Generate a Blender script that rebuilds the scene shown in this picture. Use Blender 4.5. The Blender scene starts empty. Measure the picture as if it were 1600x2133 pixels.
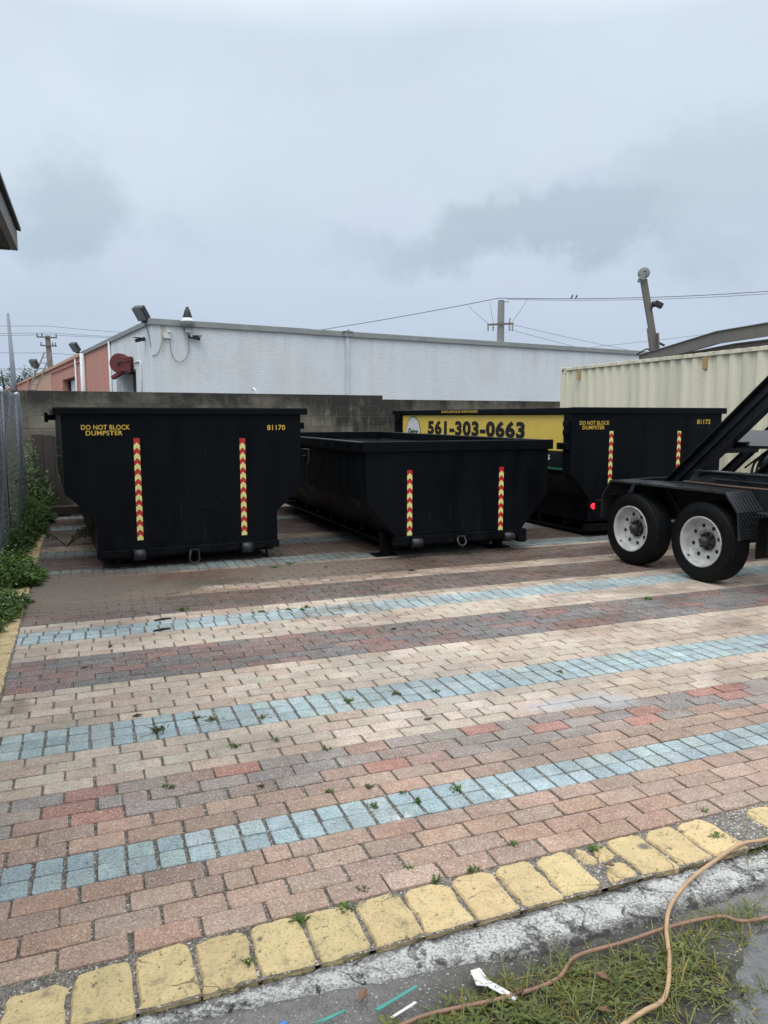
import bpy, math, random
import numpy as np
from mathutils import Vector, Matrix, noise as mnoise

# ------------------------------------------------------------------ camera
S = bpy.context.scene
COL = S.collection
EYE = 1.5418
cam_d = bpy.data.cameras.new('camera')
cam = bpy.data.objects.new('camera', cam_d); COL.objects.link(cam)
cam.location = (0, 0, EYE)
cam.rotation_euler = (math.radians(90 - 7.188), 0, 0)
cam_d.sensor_fit = 'VERTICAL'; cam_d.sensor_height = 36.0
cam_d.lens = 1577.4 / 2133 * 36
cam_d.clip_start = 0.05; cam_d.clip_end = 3000
S.camera = cam
S.view_settings.view_transform = 'Standard'
S.view_settings.look = 'None'
S.view_settings.exposure = 0.32
S.cycles.max_bounces = 5; S.cycles.diffuse_bounces = 3; S.cycles.glossy_bounces = 3; S.cycles.transmission_bounces = 3
S.view_settings.gamma = 1.0

# ------------------------------------------------------------------ node helper
class N:
    def __init__(s, tree): s.t = tree; s.n = tree.nodes; s.l = tree.links; s.n.clear()
    def new(s, typ, ins=None, **kw):
        nd = s.n.new(typ)
        for k, v in kw.items(): setattr(nd, k, v)
        for k, v in (ins or {}).items():
            sock = nd.inputs[k]
            if isinstance(v, bpy.types.NodeSocket): s.l.new(v, sock)
            else:
                if isinstance(v, (tuple, list)) and len(v) == 3 and sock.type == 'RGBA': v = (*v, 1)
                sock.default_value = v
        return nd
    def math(s, op, a, b=0.0, c=None, clamp=False):
        i = {0: a, 1: b}
        if c is not None: i[2] = c
        return s.new('ShaderNodeMath', i, operation=op, use_clamp=clamp).outputs[0]
    def vmath(s, op, a, b=(0, 0, 0)):
        nd = s.new('ShaderNodeVectorMath', {0: a, 1: b}, operation=op)
        return nd.outputs['Value'] if op in ('DOT_PRODUCT', 'LENGTH', 'DISTANCE') else nd.outputs[0]
    def ramp(s, f, pts, interp='LINEAR'):
        nd = s.new('ShaderNodeValToRGB', {0: f}); cr = nd.color_ramp; cr.interpolation = interp
        while len(cr.elements) > 1: cr.elements.remove(cr.elements[0])
        for i, (p, c) in enumerate(pts):
            e = cr.elements[0] if i == 0 else cr.elements.new(p)
            e.position = p
            e.color = (c, c, c, 1) if isinstance(c, (int, float)) else (*c, 1)
        return nd.outputs[0]
    def noise(s, vec, scale, detail=4, rough=.5, dist=0.0):
        return s.new('ShaderNodeTexNoise', {'Vector': vec, 'Scale': scale, 'Detail': detail, 'Roughness': rough, 'Distortion': dist}).outputs[0]
    def mix(s, f, a, b, mode='MIX'):
        nd = s.new('ShaderNodeMix', data_type='RGBA', blend_type=mode)
        for k, v in ((0, f), (6, a), (7, b)):
            if isinstance(v, bpy.types.NodeSocket): s.l.new(v, nd.inputs[k])
            else: nd.inputs[k].default_value = (*v, 1) if isinstance(v, (tuple, list)) else v
        return nd.outputs[2]
    def maprange(s, v, a, b, c=0.0, d=1.0, smooth=False):
        nd = s.new('ShaderNodeMapRange', {0: v, 1: a, 2: b, 3: c, 4: d})
        if smooth: nd.interpolation_type = 'SMOOTHSTEP'
        return nd.outputs[0]
    def gauss(s, vec, c, r):
        """soft blob of 1 around c with radii r (vec scaled)"""
        d = s.vmath('SUBTRACT', vec, c)
        d = s.vmath('DIVIDE', d, r)
        l = s.vmath('LENGTH', d)
        return s.maprange(l, 0.35 if True else .5, 1.0, 1.0, 0.0, True)

# ------------------------------------------------------------------ world : overcast sky
SUN_EL, SUN_AZ = math.radians(58), math.radians(200)     # sun behind the cloud, behind the camera's left shoulder
W = bpy.data.worlds.new('World'); S.world = W; W.use_nodes = True
k = N(W.node_tree)
out = k.new('ShaderNodeOutputWorld')
sky = k.new('ShaderNodeTexSky', sky_type='NISHITA', sun_disc=False)
sky.sun_elevation = SUN_EL; sky.sun_rotation = SUN_AZ
sky.air_density = 1.5; sky.dust_density = 4.0
bg1 = k.new('ShaderNodeBackground', {'Color': sky.outputs[0], 'Strength': 0.10})
tc = k.new('ShaderNodeTexCoord')
dirv = k.vmath('NORMALIZE', tc.outputs['Generated'])
sep = k.new('ShaderNodeSeparateXYZ', {0: dirv})
zz = k.math('ADD', k.math('ABSOLUTE', sep.outputs[2]), 0.22)
cl = k.new('ShaderNodeCombineXYZ', {0: k.math('DIVIDE', sep.outputs[0], zz), 1: k.math('DIVIDE', sep.outputs[1], zz), 2: 0.0}).outputs[0]
n1 = k.noise(cl, 0.9, 5, .5, .3)
n2 = k.noise(k.vmath('ADD', cl, (7.3, 2.1, 0)), 2.4, 6, .55, .5)
n3 = k.noise(k.vmath('ADD', cl, (1.3, 9.1, 0)), .45, 3, .5, .2)
base = k.ramp(sep.outputs[2], [(0.0, (.43, .515, .635)), (.10, (.46, .545, .66)), (.25, (.53, .615, .715)), (.42, (.57, .66, .745)), (.62, (1.25, 1.33, 1.40)), (1.0, (2.0, 2.05, 2.08))])
warp = k.vmath('ADD', dirv, k.vmath('MULTIPLY', k.vmath('SUBTRACT', k.new('ShaderNodeTexNoise', {'Vector': dirv, 'Scale': 6.0, 'Detail': 5.0, 'Roughness': .6}).outputs[1], (.5, .5, .5)), (.34, .0, .24)))
def blob(cx, cy, sx, sy):
    # direction through picture point given at full size, as a region of the sky
    a = (cx - 800) / 1577.4; b = -(cy - 1066.5) / 1577.4; p = math.radians(7.188)
    d = Vector((a, math.cos(p) + b * math.sin(p), -math.sin(p) + b * math.cos(p))).normalized()
    return k.gauss(warp, tuple(d), (sx, 3.0, sy))
dark = k.math('ADD', k.math('MULTIPLY', k.maprange(n1, .42, .68, 0, 1, True), .45), k.math('MULTIPLY', k.maprange(n2, .45, .75, 0, 1, True), .22))
dk = k.math('MULTIPLY', blob(170, 440, .125, .10), .80)
dk = k.math('ADD', dk, k.math('MULTIPLY', blob(1030, 495, .24, .060), .90))
dk = k.math('ADD', dk, k.math('MULTIPLY', blob(1420, 440, .26, .11), .60))
dk = k.math('ADD', dk, k.math('MULTIPLY', blob(560, 90, .45, .06), .15))
dark = k.math('ADD', k.math('MULTIPLY', dark, .55), dk, clamp=True)
col = k.mix(k.math('MULTIPLY', dark, .85, clamp=True), base, k.mix(1.0, base, (.72, .765, .775), 'MULTIPLY'))
lt = k.math('MULTIPLY', k.math('ADD', blob(420, 230, .35, .16), blob(980, 300, .22, .12), clamp=True), .45)
col = k.mix(k.math('MULTIPLY', k.maprange(n3, .4, .65, 0, 1, True), lt), col, k.mix(1.0, col, (1.16, 1.15, 1.10), 'MULTIPLY'))
col = k.mix(k.math('MULTIPLY', k.maprange(n2, .5, .62, 0, 1, True), .5), col, k.mix(1.0, col, (1.02, .99, 1.025), 'MULTIPLY'))
gnd = k.math('LESS_THAN', sep.outputs[2], 0.0)
col = k.mix(gnd, col, (.25, .25, .24))
bg2 = k.new('ShaderNodeBackground', {'Color': col, 'Strength': 0.97})
add = k.new('ShaderNodeMixShader', {0: .97, 1: bg1.outputs[0], 2: bg2.outputs[0]})
k.l.new(add.outputs[0], out.inputs[0])

sun_d = bpy.data.lights.new('sun', 'SUN'); sun_d.energy = 0.7; sun_d.angle = math.radians(25); sun_d.color = (1, .97, .92)
sun = bpy.data.objects.new('sun', sun_d); COL.objects.link(sun)
sun.rotation_euler = Vector((-math.sin(SUN_AZ) * math.cos(SUN_EL), -math.cos(SUN_AZ) * math.cos(SUN_EL), -math.sin(SUN_EL))).to_track_quat('-Z', 'Y').to_euler()

# ------------------------------------------------------------------ materials
def mat(name):
    m = bpy.data.materials.new(name); m.use_nodes = True
    k = N(m.node_tree)
    o = k.new('ShaderNodeOutputMaterial'); b = k.new('ShaderNodeBsdfPrincipled')
    k.l.new(b.outputs[0], o.inputs[0])
    tc = k.new('ShaderNodeTexCoord').outputs['Object']
    def fin(color=None, rough=None, bump=None, bs=.3, bd=.01, metal=None, spec=None):
        for key, v in (('Base Color', color), ('Roughness', rough), ('Metallic', metal), ('Specular IOR Level', spec)):
            if v is None: continue
            if isinstance(v, bpy.types.NodeSocket): k.l.new(v, b.inputs[key])
            else: b.inputs[key].default_value = (*v, 1) if isinstance(v, tuple) else v
        if bump is not None:
            bn = k.new('ShaderNodeBump', {'Height': bump, 'Strength': bs, 'Distance': bd})
            k.l.new(bn.outputs[0], b.inputs['Normal'])
        return m
    return m, k, tc, fin, b

def simple(name, color, rough=.6, var=.25, scale=8, bs=.15, metal=0.0, spec=None, streak=False):
    m, k, tc, fin, b = mat(name)
    v = k.vmath('MULTIPLY', tc, (1, 1, .15)) if streak else tc
    n = k.noise(v, scale, 6, .6)
    n2 = k.noise(tc, scale * 9, 3, .6)
    f = k.maprange(k.math('ADD', k.math('MULTIPLY', n, .7), k.math('MULTIPLY', n2, .3)), .3, .7, 1 - var, 1 + var)
    c = k.mix(1.0, color, k.new('ShaderNodeCombineXYZ', {0: f, 1: f, 2: f}).outputs[0], 'MULTIPLY')
    return fin(c, k.maprange(n, .3, .7, rough * .85, min(1, rough * 1.15)), n2, bs, .004, metal, spec)

M = {}
# black dumpster paint: satin, dusty, faint vertical rain streaks and scuffs
m, k, tc, fin, b = mat('black_paint')
n = k.noise(k.vmath('MULTIPLY', tc, (3, 3, .35)), 2.2, 6, .65)
n2 = k.noise(tc, 1.3, 5, .6, .6)
sc = k.noise(k.vmath('MULTIPLY', tc, (26, 26, 1.6)), 1.0, 4, .6)
scr = k.maprange(k.math('MULTIPLY', k.maprange(sc, .60, .72, 0, 1), k.maprange(n2, .52, .66, 0, 1)), 0, 1, 0, 1)
v2 = k.new('ShaderNodeTexVoronoi', {'Vector': tc, 'Scale': 5.0}, feature='F1').outputs[0]
chip = k.math('MULTIPLY', k.maprange(v2, .02, .05, 1, 0), k.maprange(n2, .45, .6, 0, 1))
c = k.mix(k.maprange(n, .35, .75, 0, .8), (.0018, .0028, .0046), (.0045, .0056, .0072))
c = k.mix(k.math('MULTIPLY', scr, .35), c, (.06, .062, .065))
c = k.mix(k.math('MULTIPLY', chip, .30), c, (.08, .08, .08))
sepz = k.new('ShaderNodeSeparateXYZ', {0: tc}).outputs[2]
mud = k.math('MULTIPLY', k.maprange(sepz, .1, .5, 1, 0), k.maprange(k.noise(tc, 6, 5, .7), .45, .7, 0, 1))
c = k.mix(k.math('MULTIPLY', mud, .3), c, (.035, .03, .026))
dn = k.noise(k.vmath('MULTIPLY', tc, (1, 1, .7)), 1.7, 3, .5)
M['black'] = fin(c, k.maprange(k.math('ADD', k.math('MULTIPLY', n, .5), k.math('MULTIPLY', n2, .5)), .35, .65, .24, .60), dn, .35, .05, spec=.11)
M['black_in'] = simple('interior_wet_sheen', (.045, .055, .065), .35, .4, 3, .2)  # dumpster inside: wet reflection put into a lighter grey
M['black_trailer'] = simple('trailer_paint', (.006, .0072, .0095), .30, .5, 7, .3, spec=.34)
M['black_edge'] = simple('worn_steel_edge', (.05, .052, .055), .4, .4, 12, .2, metal=.6)
M['steel'] = simple('bare_steel', (.045, .046, .05), .42, .4, 18, .2, metal=.5)
M['rubber'] = simple('tyre_rubber', (.004, .0045, .0052), .5, .5, 20, .4, spec=.18)
M['rim'] = simple('white_rim', (.42, .42, .41), .42, .45, 9, .2)
M['hub'] = simple('greasy_hub', (.05, .048, .05), .4, .5, 25, .3, metal=.4)
M['hole'] = simple('dark_hole', (.004, .004, .004), .8)
M['sky_lit_steel'] = simple('sky_lit_paint', (.030, .034, .041), .3, .4, 5, .3, spec=.5)  # brighter trailer paint, sky reflection put into the colour
M['rust'] = simple('rusty_pipe', (.10, .055, .035), .6, .35, 15)
M['red_tape'] = simple('red_tape', (.50, .02, .022), .35, .08, 20, .02)
M['yellow_tape'] = simple('yellow_tape', (.78, .74, .27), .35, .08, 20, .02)
M['yellow_letter'] = simple('yellow_letter', (.70, .46, .06), .5, .12, 20, .02)
M['black_letter'] = simple('black_letter', (.008, .008, .008), .5, .1, 20, .02)
M['white_letter'] = simple('white_letter', (.75, .75, .75), .5, .1, 20, .02)
M['banner_yellow'] = simple('banner_yellow', (.74, .53, .10), .42, .06, 3, .03)
M['banner_black'] = simple('banner_black', (.01, .011, .013), .4, .06, 3, .03)
M['green'] = simple('banner_green', (.03, .16, .09), .45, .08, 5, .03)
M['dkgreen'] = simple('logo_green', (.02, .10, .05), .45, .08, 5, .03)
M['logo_white'] = simple('logo_white', (.62, .64, .66), .45, .06, 5, .03)
M['red_lamp'] = simple('red_lens', (.55, .01, .03), .2, .05, 5, .02)
bsd = M['red_lamp'].node_tree.nodes['Principled BSDF']; bsd.inputs['Emission Color'].default_value = (1, .03, .06, 1); bsd.inputs['Emission Strength'].default_value = 1.2
M['clear_lamp'] = simple('clear_lens', (.85, .87, .88), .12, .05, 5, .02)

# diamond plate
m, k, tc, fin, b = mat('diamond_plate')
sx = k.new('ShaderNodeSeparateXYZ', {0: tc})
def studs(m_, a, b_, ox):
    u = k.math('ADD', k.math('MULTIPLY', a, 24.0), ox); v = k.math('ADD', k.math('MULTIPLY', b_, 24.0), ox)
    p = k.math('ADD', u, v); q = k.math('SUBTRACT', u, v)
    fp = k.math('SUBTRACT', k.math('FRACT', p), .5); fq = k.math('SUBTRACT', k.math('FRACT', q), .5)
    chk = k.math('MODULO', k.math('ADD', k.math('ADD', k.math('FLOOR', p), k.math('FLOOR', q)), 400.0), 2.0)
    e1 = k.math('ADD', k.math('POWER', k.math('MULTIPLY', fp, 2.4), 2), k.math('POWER', k.math('MULTIPLY', fq, 6.5), 2))
    e2 = k.math('ADD', k.math('POWER', k.math('MULTIPLY', fq, 2.4), 2), k.math('POWER', k.math('MULTIPLY', fp, 6.5), 2))
    e = k.math('ADD', k.math('MULTIPLY', e1, chk), k.math('MULTIPLY', e2, k.math('SUBTRACT', 1.0, chk)))
    return k.maprange(e, .3, 1.0, 1, 0, True)
along = k.math('ADD', sx.outputs[0], k.math('MULTIPLY', sx.outputs[2], .9))
st = studs(m, along, sx.outputs[1], 0.0)
n = k.noise(tc, 7, 5, .6)
c = k.mix(st, (.020, .023, .027), (.085, .092, .10))
M['plate'] = fin(c, k.maprange(n, .3, .7, .20, .40), st, 1.0, .010, .45)

# plants
def leafmat(name, c1, c2, rough=.55, tr=.25, scale=6):
    m, k, tc, fin, b = mat(name)
    n = k.noise(tc, scale, 3, .6)
    at = k.new('ShaderNodeAttribute', attribute_name='Col')
    c = k.mix(1.0, k.mix(k.maprange(n, .35, .65), c1, c2), at.outputs[0], 'MULTIPLY')
    fin(c, rough)
    if tr:
        t = k.new('ShaderNodeBsdfTranslucent', {'Color': c})
        mx = k.new('ShaderNodeMixShader', {0: tr, 1: b.outputs[0], 2: t.outputs[0]})
        k.l.new(mx.outputs[0], [x for x in k.n if x.type == 'OUTPUT_MATERIAL'][0].inputs[0])
    return m
M['leaf'] = leafmat('weed_leaf', (.06, .13, .028), (.12, .22, .045))
M['vine'] = leafmat('vine_leaf', (.045, .10, .03), (.10, .17, .05))
M['grass'] = leafmat('grass_blade', (.10, .15, .045), (.18, .22, .07), scale=12)
M['tree'] = leafmat('tree_leaf', (.035, .06, .03), (.06, .09, .045), scale=.6)
M['bark'] = simple('bark', (.10, .085, .07), .85, .3, 6, .5)
M['deadstem'] = simple('dead_stem', (.06, .045, .03), .8, .3, 20, .3)
M['white_flower'] = simple('white_flower', (.7, .7, .7), .6)

M['concrete_pole'] = simple('concrete_pole', (.23, .235, .225), .8, .15, 3, .3)
M['wood_pole'] = simple('wood_pole', (.13, .115, .10), .85, .25, 5, .4)
M['steel_pole'] = simple('galvanised_pole', (.20, .23, .26), .5, .15, 2, .1)
M['wire'] = simple('cable_black', (.06, .065, .07), .6)
M['insul'] = simple('insulator', (.35, .33, .30), .3)
M['dark_fix'] = simple('dark_fixture', (.022, .025, .027), .5, .2, 12)
M['grey_fix'] = simple('grey_fixture', (.22, .23, .23), .6, .2, 8)
M['white_fix'] = simple('white_fixture', (.68, .70, .72), .5, .1, 8)
M['red_reel'] = simple('red_reel', (.13, .022, .025), .5, .3, 8)
M['glass'] = simple('dark_interior', (.006, .006, .007), .3)
M['boom'] = simple('brown_steel', (.15, .135, .12), .65, .2, 4, .25, streak=True)
M['fascia'] = simple('fascia_board', (.16, .155, .15), .75, .3, 8, .3)
M['soffit'] = simple('soffit_board', (.05, .05, .05), .8, .2, 6, .2)
M['drip'] = simple('drip_edge', (.02, .02, .024), .5)
M['shed_wall'] = simple('painted_block', (.45, .44, .40), .8, .1, 4)
M['plywood'] = simple('wet_board', (.035, .027, .022), .7, .4, 5, .3, streak=True)
M['teal'] = simple('teal_plastic', (.05, .28, .24), .35)
M['paper'] = simple('white_paper', (.72, .73, .72), .6, .05)
M['blue_bit'] = simple('blue_plastic', (.05, .2, .6), .4)
M['dry_leaf'] = simple('dry_leaf', (.17, .09, .055), .6, .3, 30)
M['black_bit'] = simple('rubber_scrap', (.02, .02, .02), .7)
M['hose'] = simple('tan_hose', (.46, .30, .17), .5, .22, 25, .3)
M['hose2'] = simple('brown_hose', (.27, .15, .10), .55, .25, 25, .3)
M['pebble'] = simple('pale_pebble', (.42, .40, .37), .8)

# stucco
def stucco(name, c, c2=None, rust=False, bs=.32):
    m, k, tc, fin, b = mat(name)
    n = k.noise(tc, .55, 5, .6); n2 = k.noise(k.vmath('MULTIPLY', tc, (1, 1, .2)), 2.0, 5, .65)
    n3 = k.noise(k.vmath('MULTIPLY', tc, (1, 1, 2.0)), 8, 4, .7, 1.5); n4 = k.noise(tc, 45, 2)
    f = k.maprange(k.math('ADD', k.math('MULTIPLY', n, .5), k.math('MULTIPLY', n2, .5)), .3, .7, .88, 1.06)
    cc = k.mix(1.0, c, k.new('ShaderNodeCombineXYZ', {0: f, 1: f, 2: f}).outputs[0], 'MULTIPLY')
    szz = k.new('ShaderNodeSeparateXYZ', {0: tc}).outputs[2]
    ns = k.noise(k.vmath('MULTIPLY', tc, (1, 1, .06)), 3.2, 4, .7)
    sk = k.math('MULTIPLY', k.maprange(ns, .50, .68, 0, .30), k.maprange(szz, 2.6, 4.2, .25, 1.0))
    cc = k.mix(sk, cc, k.mix(1.0, cc, (.62, .60, .56), 'MULTIPLY'))
    if rust:
        for (x, w, zt, zb) in rust:
            sx = k.new('ShaderNodeSeparateXYZ', {0: tc})
            d = k.math('ABSOLUTE', k.math('SUBTRACT', k.math('ADD', sx.outputs[0], k.math('MULTIPLY', n2, .12)), x + .06))
            f1 = k.maprange(d, w * .2, w, 1, 0, True); f2 = k.maprange(sx.outputs[2], zb, zt, 0, 1, True)
            cc = k.mix(k.math('MULTIPLY', k.math('MULTIPLY', f1, f2), k.maprange(n2, .35, .6, .25, .8)), cc, (.42, .33, .17))
    h = k.math('ADD', k.math('MULTIPLY', k.maprange(n3, .4, .62), 1.0), k.math('MULTIPLY', n4, .4))
    return fin(cc, .85, h, bs, .02)
M['stucco_blue'] = stucco('stucco_bluewhite', (.72, .745, .76), rust=[(.33, .13, 3.95, 2.9), (.98, .12, 3.95, 3.2)])
M['stucco_side'] = stucco('stucco_bluewhite_side', (.68, .72, .74))
M['stucco_pink'] = stucco('stucco_pink', (.50, .235, .185))
M['stucco_salmon'] = stucco('stucco_salmon', (.52, .33, .23))
M['cornice'] = simple('grey_cornice', (.27, .285, .28), .75, .22, 3, .3)
M['pipe_white'] = simple('white_pipe', (.56, .60, .64), .6, .08, 4)

# block wall
m, k, tc, fin, b = mat('weathered_block')
at = k.new('ShaderNodeAttribute', attribute_name='Col').outputs[0]
n = k.noise(tc, 1.2, 6, .65, .4); n2 = k.noise(k.vmath('MULTIPLY', tc, (1, 1, .3)), 5, 6, .7); n3 = k.noise(tc, 60, 3, .7)
sx = k.new('ShaderNodeSeparateXYZ', {0: tc})
top = k.maprange(k.math('ADD', sx.outputs[2], k.math('MULTIPLY', n2, .35)), 1.72, 2.15, 0, 1)
ctr = k.math('MULTIPLY', k.gauss(tc, (6.3, 0, 1.7), (1.6, 2, .7)), .75)
dk = k.math('ADD', k.math('MULTIPLY', k.maprange(n, .40, .60), .62), k.math('ADD', k.math('MULTIPLY', top, .7), k.math('MULTIPLY', ctr, k.maprange(n2, .35, .55))), clamp=True)
c = k.mix(1.0, at, k.mix(dk, (.235, .212, .165), (.036, .034, .029)), 'MULTIPLY')
c = k.mix(k.maprange(n3, .62, .75, 0, .35), c, (.25, .25, .22))
M['block'] = fin(c, .9, k.math('ADD', n3, n2), .5, .008)
M['mortar'] = simple('mortar', (.12, .115, .10), .95, .2, 12, .5)

# container paint
m, k, tc, fin, b = mat('cream_container')
n = k.noise(k.vmath('MULTIPLY', tc, (1.2, 1.2, .08)), 3.0, 6, .65); n2 = k.noise(k.vmath('MULTIPLY', tc, (1, 1, .25)), 9, 6, .7)
c = k.mix(k.maprange(n, .42, .70, 0, .8), (.78, .735, .56), (.55, .53, .40))
sx = k.new('ShaderNodeSeparateXYZ', {0: tc})
edge = k.math('MULTIPLY', k.maprange(k.math('ABSOLUTE', k.math('SUBTRACT', sx.outputs[2], 2.56)), 0, .08, 1, 0), k.maprange(n2, .48, .62, 0, 1))
c = k.mix(k.math('MULTIPLY', edge, .55), c, (.16, .08, .035))
c = k.mix(k.math('MULTIPLY', k.maprange(n2, .66, .74, 0, 1), .6), c, (.20, .11, .05))
M['container'] = fin(c, .55, k.noise(tc, 3, 2), .2, .01)
M['container_rust'] = simple('rusted_vent', (.42, .28, .12), .8, .4, 30)

# fence
M['slat'] = simple('grey_slat', (.20, .225, .265), .5, .3, 3, .15, streak=True)
M['chain'] = simple('galvanised_wire', (.17, .18, .20), .5, .2, 20, .1, metal=.3)

# ---- paving materials (object coordinates: x along the courses, y away, metres)
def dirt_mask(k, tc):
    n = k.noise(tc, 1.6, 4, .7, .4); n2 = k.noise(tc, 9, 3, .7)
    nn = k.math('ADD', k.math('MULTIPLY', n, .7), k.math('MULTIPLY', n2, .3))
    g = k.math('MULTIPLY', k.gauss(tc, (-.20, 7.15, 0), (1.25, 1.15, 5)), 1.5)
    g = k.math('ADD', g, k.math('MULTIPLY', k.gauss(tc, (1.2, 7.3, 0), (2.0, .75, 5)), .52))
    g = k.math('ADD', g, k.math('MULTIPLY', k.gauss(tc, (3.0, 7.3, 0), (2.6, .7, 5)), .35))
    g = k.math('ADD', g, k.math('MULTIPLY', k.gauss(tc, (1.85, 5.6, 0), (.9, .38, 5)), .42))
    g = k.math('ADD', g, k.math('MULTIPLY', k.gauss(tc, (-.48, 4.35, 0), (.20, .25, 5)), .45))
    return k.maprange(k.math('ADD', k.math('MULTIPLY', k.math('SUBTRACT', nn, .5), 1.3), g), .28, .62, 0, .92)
def wet_mask(k, tc):
    n = k.noise(tc, .8, 5, .6, .5)
    return k.maprange(n, .48, .62, 0, 1)
m, k, tc, fin, b = mat('paver')
at = k.new('ShaderNodeAttribute', attribute_name='Col').outputs[0]
sp = k.new('ShaderNodeTexVoronoi', {'Vector': tc, 'Scale': 230.0}, feature='F1')
spc = sp.outputs['Color']; sps = k.new('ShaderNodeSeparateColor', {0: spc}).outputs[0]
g1 = k.noise(tc, 110, 2, .8); g2 = k.noise(tc, 16, 4, .65); g3 = k.noise(tc, 2.2, 2, .6)
f = k.math('ADD', k.maprange(g1, .3, .7, .66, 1.30), k.maprange(g2, .3, .7, -.16, .14))
f = k.math('MULTIPLY', f, k.maprange(g3, .3, .7, .90, 1.08))
c = k.mix(1.0, at, k.new('ShaderNodeCombineXYZ', {0: f, 1: f, 2: f}).outputs[0], 'MULTIPLY')
c = k.mix(k.maprange(sps, .90, .93, 0, .55), c, (.68, .64, .57))
c = k.mix(k.maprange(sps, .10, .06, 0, .45), c, (.09, .08, .07))
pit = k.new('ShaderNodeTexVoronoi', {'Vector': k.vmath('ADD', tc, k.vmath('MULTIPLY', k.new('ShaderNodeTexNoise', {'Vector': tc, 'Scale': 60.0}).outputs[1], (.015, .015, 0))), 'Scale': 13.0}, feature='F1')
pr = k.new('ShaderNodeSeparateColor', {0: pit.outputs['Color']}).outputs[1]
pm = k.math('MULTIPLY', k.maprange(pit.outputs[0], .05, .075, 1, 0), k.maprange(pr, .68, .70, 0, 1))
c = k.mix(k.math('MULTIPLY', pm, .75), c, (.05, .045, .035))
gr_ = k.noise(k.vmath('MULTIPLY', tc, (.8, 1.6, 1)), 1.1, 5, .72, .8)
sxx = k.new('ShaderNodeSeparateXYZ', {0: tc})
gm = k.math('MULTIPLY', k.maprange(gr_, .40, .66, 0, .85), k.maprange(k.math('ADD', sxx.outputs[0], k.math('MULTIPLY', sxx.outputs[1], .25)), .5, 4.5, .6, 1.0))
c = k.mix(gm, c, k.mix(1.0, c, (.62, .545, .50), 'MULTIPLY'))
g3b = k.math('MULTIPLY', k.maprange(sxx.outputs[1], 5.6, 6.8, 0, 1, True), k.maprange(gr_, .30, .60, .35, 1.0))
c = k.mix(k.math('MULTIPLY', g3b, .75), c, k.mix(1.0, c, (.55, .47, .42), 'MULTIPLY'))
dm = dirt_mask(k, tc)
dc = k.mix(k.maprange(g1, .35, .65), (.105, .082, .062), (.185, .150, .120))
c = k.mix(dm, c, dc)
# worn tyre marks, old oil and cement stains
st = k.math('MULTIPLY', k.gauss(tc, (4.35, 3.70, 0), (.45, .09, 5)), k.maprange(g2, .35, .6, .2, .75))
c = k.mix(st, c, (.16, .15, .15))
st = k.math('MULTIPLY', k.math('ADD', k.gauss(tc, (2.35, 3.33, 0), (.42, .10, 5)), k.gauss(tc, (2.6, 3.25, 0), (.20, .10, 5)), clamp=True), .62)
c = k.mix(st, c, (.40, .41, .44))
st = k.math('MULTIPLY', k.gauss(tc, (1.05, 2.56, 0), (.07, .035, 5)), k.maprange(g2, .4, .55, 0, .8))
c = k.mix(st, c, (.62, .62, .62))
rs = k.math('MULTIPLY', k.gauss(tc, (.9, 7.45, 0), (1.1, .3, 5)), k.maprange(g2, .4, .6, 0, .55))
c = k.mix(rs, c, (.17, .07, .035))
w = wet_mask(k, tc)
c = k.mix(k.math('MULTIPLY', w, .35), c, k.mix(1.0, c, (.55, .55, .56), 'MULTIPLY'))
h = k.math('SUBTRACT', k.math('ADD', k.math('MULTIPLY', g1, .6), k.math('MULTIPLY', g2, .6)), pm)
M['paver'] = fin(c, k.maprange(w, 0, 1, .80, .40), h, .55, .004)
# edging (yellow paint on cast stone)
m, k, tc, fin, b = mat('yellow_edging')
g1 = k.noise(tc, 90, 4, .75); g2 = k.noise(tc, 14, 6, .7, .5); g3 = k.noise(tc, 3, 4)
at = k.new('ShaderNodeAttribute', attribute_name='Col').outputs[0]
c = k.mix(k.maprange(g2, .35, .65), (.71, .55, .29), (.56, .43, .225))
wv = k.vmath('ADD', tc, k.vmath('MULTIPLY', k.new('ShaderNodeTexNoise', {'Vector': tc, 'Scale': 12.0, 'Detail': 4.0}).outputs[1], (.09, .09, 0)))
crk = k.new('ShaderNodeTexVoronoi', {'Vector': wv, 'Scale': 7.0}, feature='DISTANCE_TO_EDGE').outputs[0]
crm = k.math('MULTIPLY', k.maprange(crk, .004, .014, 1, 0), k.maprange(g3, .55, .62, 0, 1))
c = k.mix(k.math('MULTIPLY', crm, .8), c, (.13, .10, .06))
c = k.mix(1.0, c, at, 'MULTIPLY')
c = k.mix(k.maprange(g1, .54, .64, 0, .7), c, (.27, .215, .13))
c = k.mix(k.maprange(g2, .58, .66, 0, .65), c, (.27, .23, .16))
c = k.mix(k.math('MULTIPLY', k.maprange(k.noise(tc, 30, 3, .8), .62, .66), .8), c, (.10, .09, .07))
for (cx_, cy_, r_) in ((1.80, 2.06, .035), (2.00, 2.09, .02), (.40, 2.07, .015)):
    c = k.mix(k.math('MULTIPLY', k.gauss(k.vmath('ADD', tc, k.vmath('MULTIPLY', k.new('ShaderNodeTexNoise', {'Vector': tc, 'Scale': 30.0}).outputs[1], (.02, .02, 0))), (cx_ + .01, cy_ + .01, 0), (r_, r_ * .8, 5)), .85), c, (.14, .13, .12))
M['edging'] = fin(c, .8, k.math('SUBTRACT', k.math('ADD', k.math('MULTIPLY', g1, .6), k.math('MULTIPLY', g2, 1.3)), k.math('MULTIPLY', crm, .8)), 1.0, .008)
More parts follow.
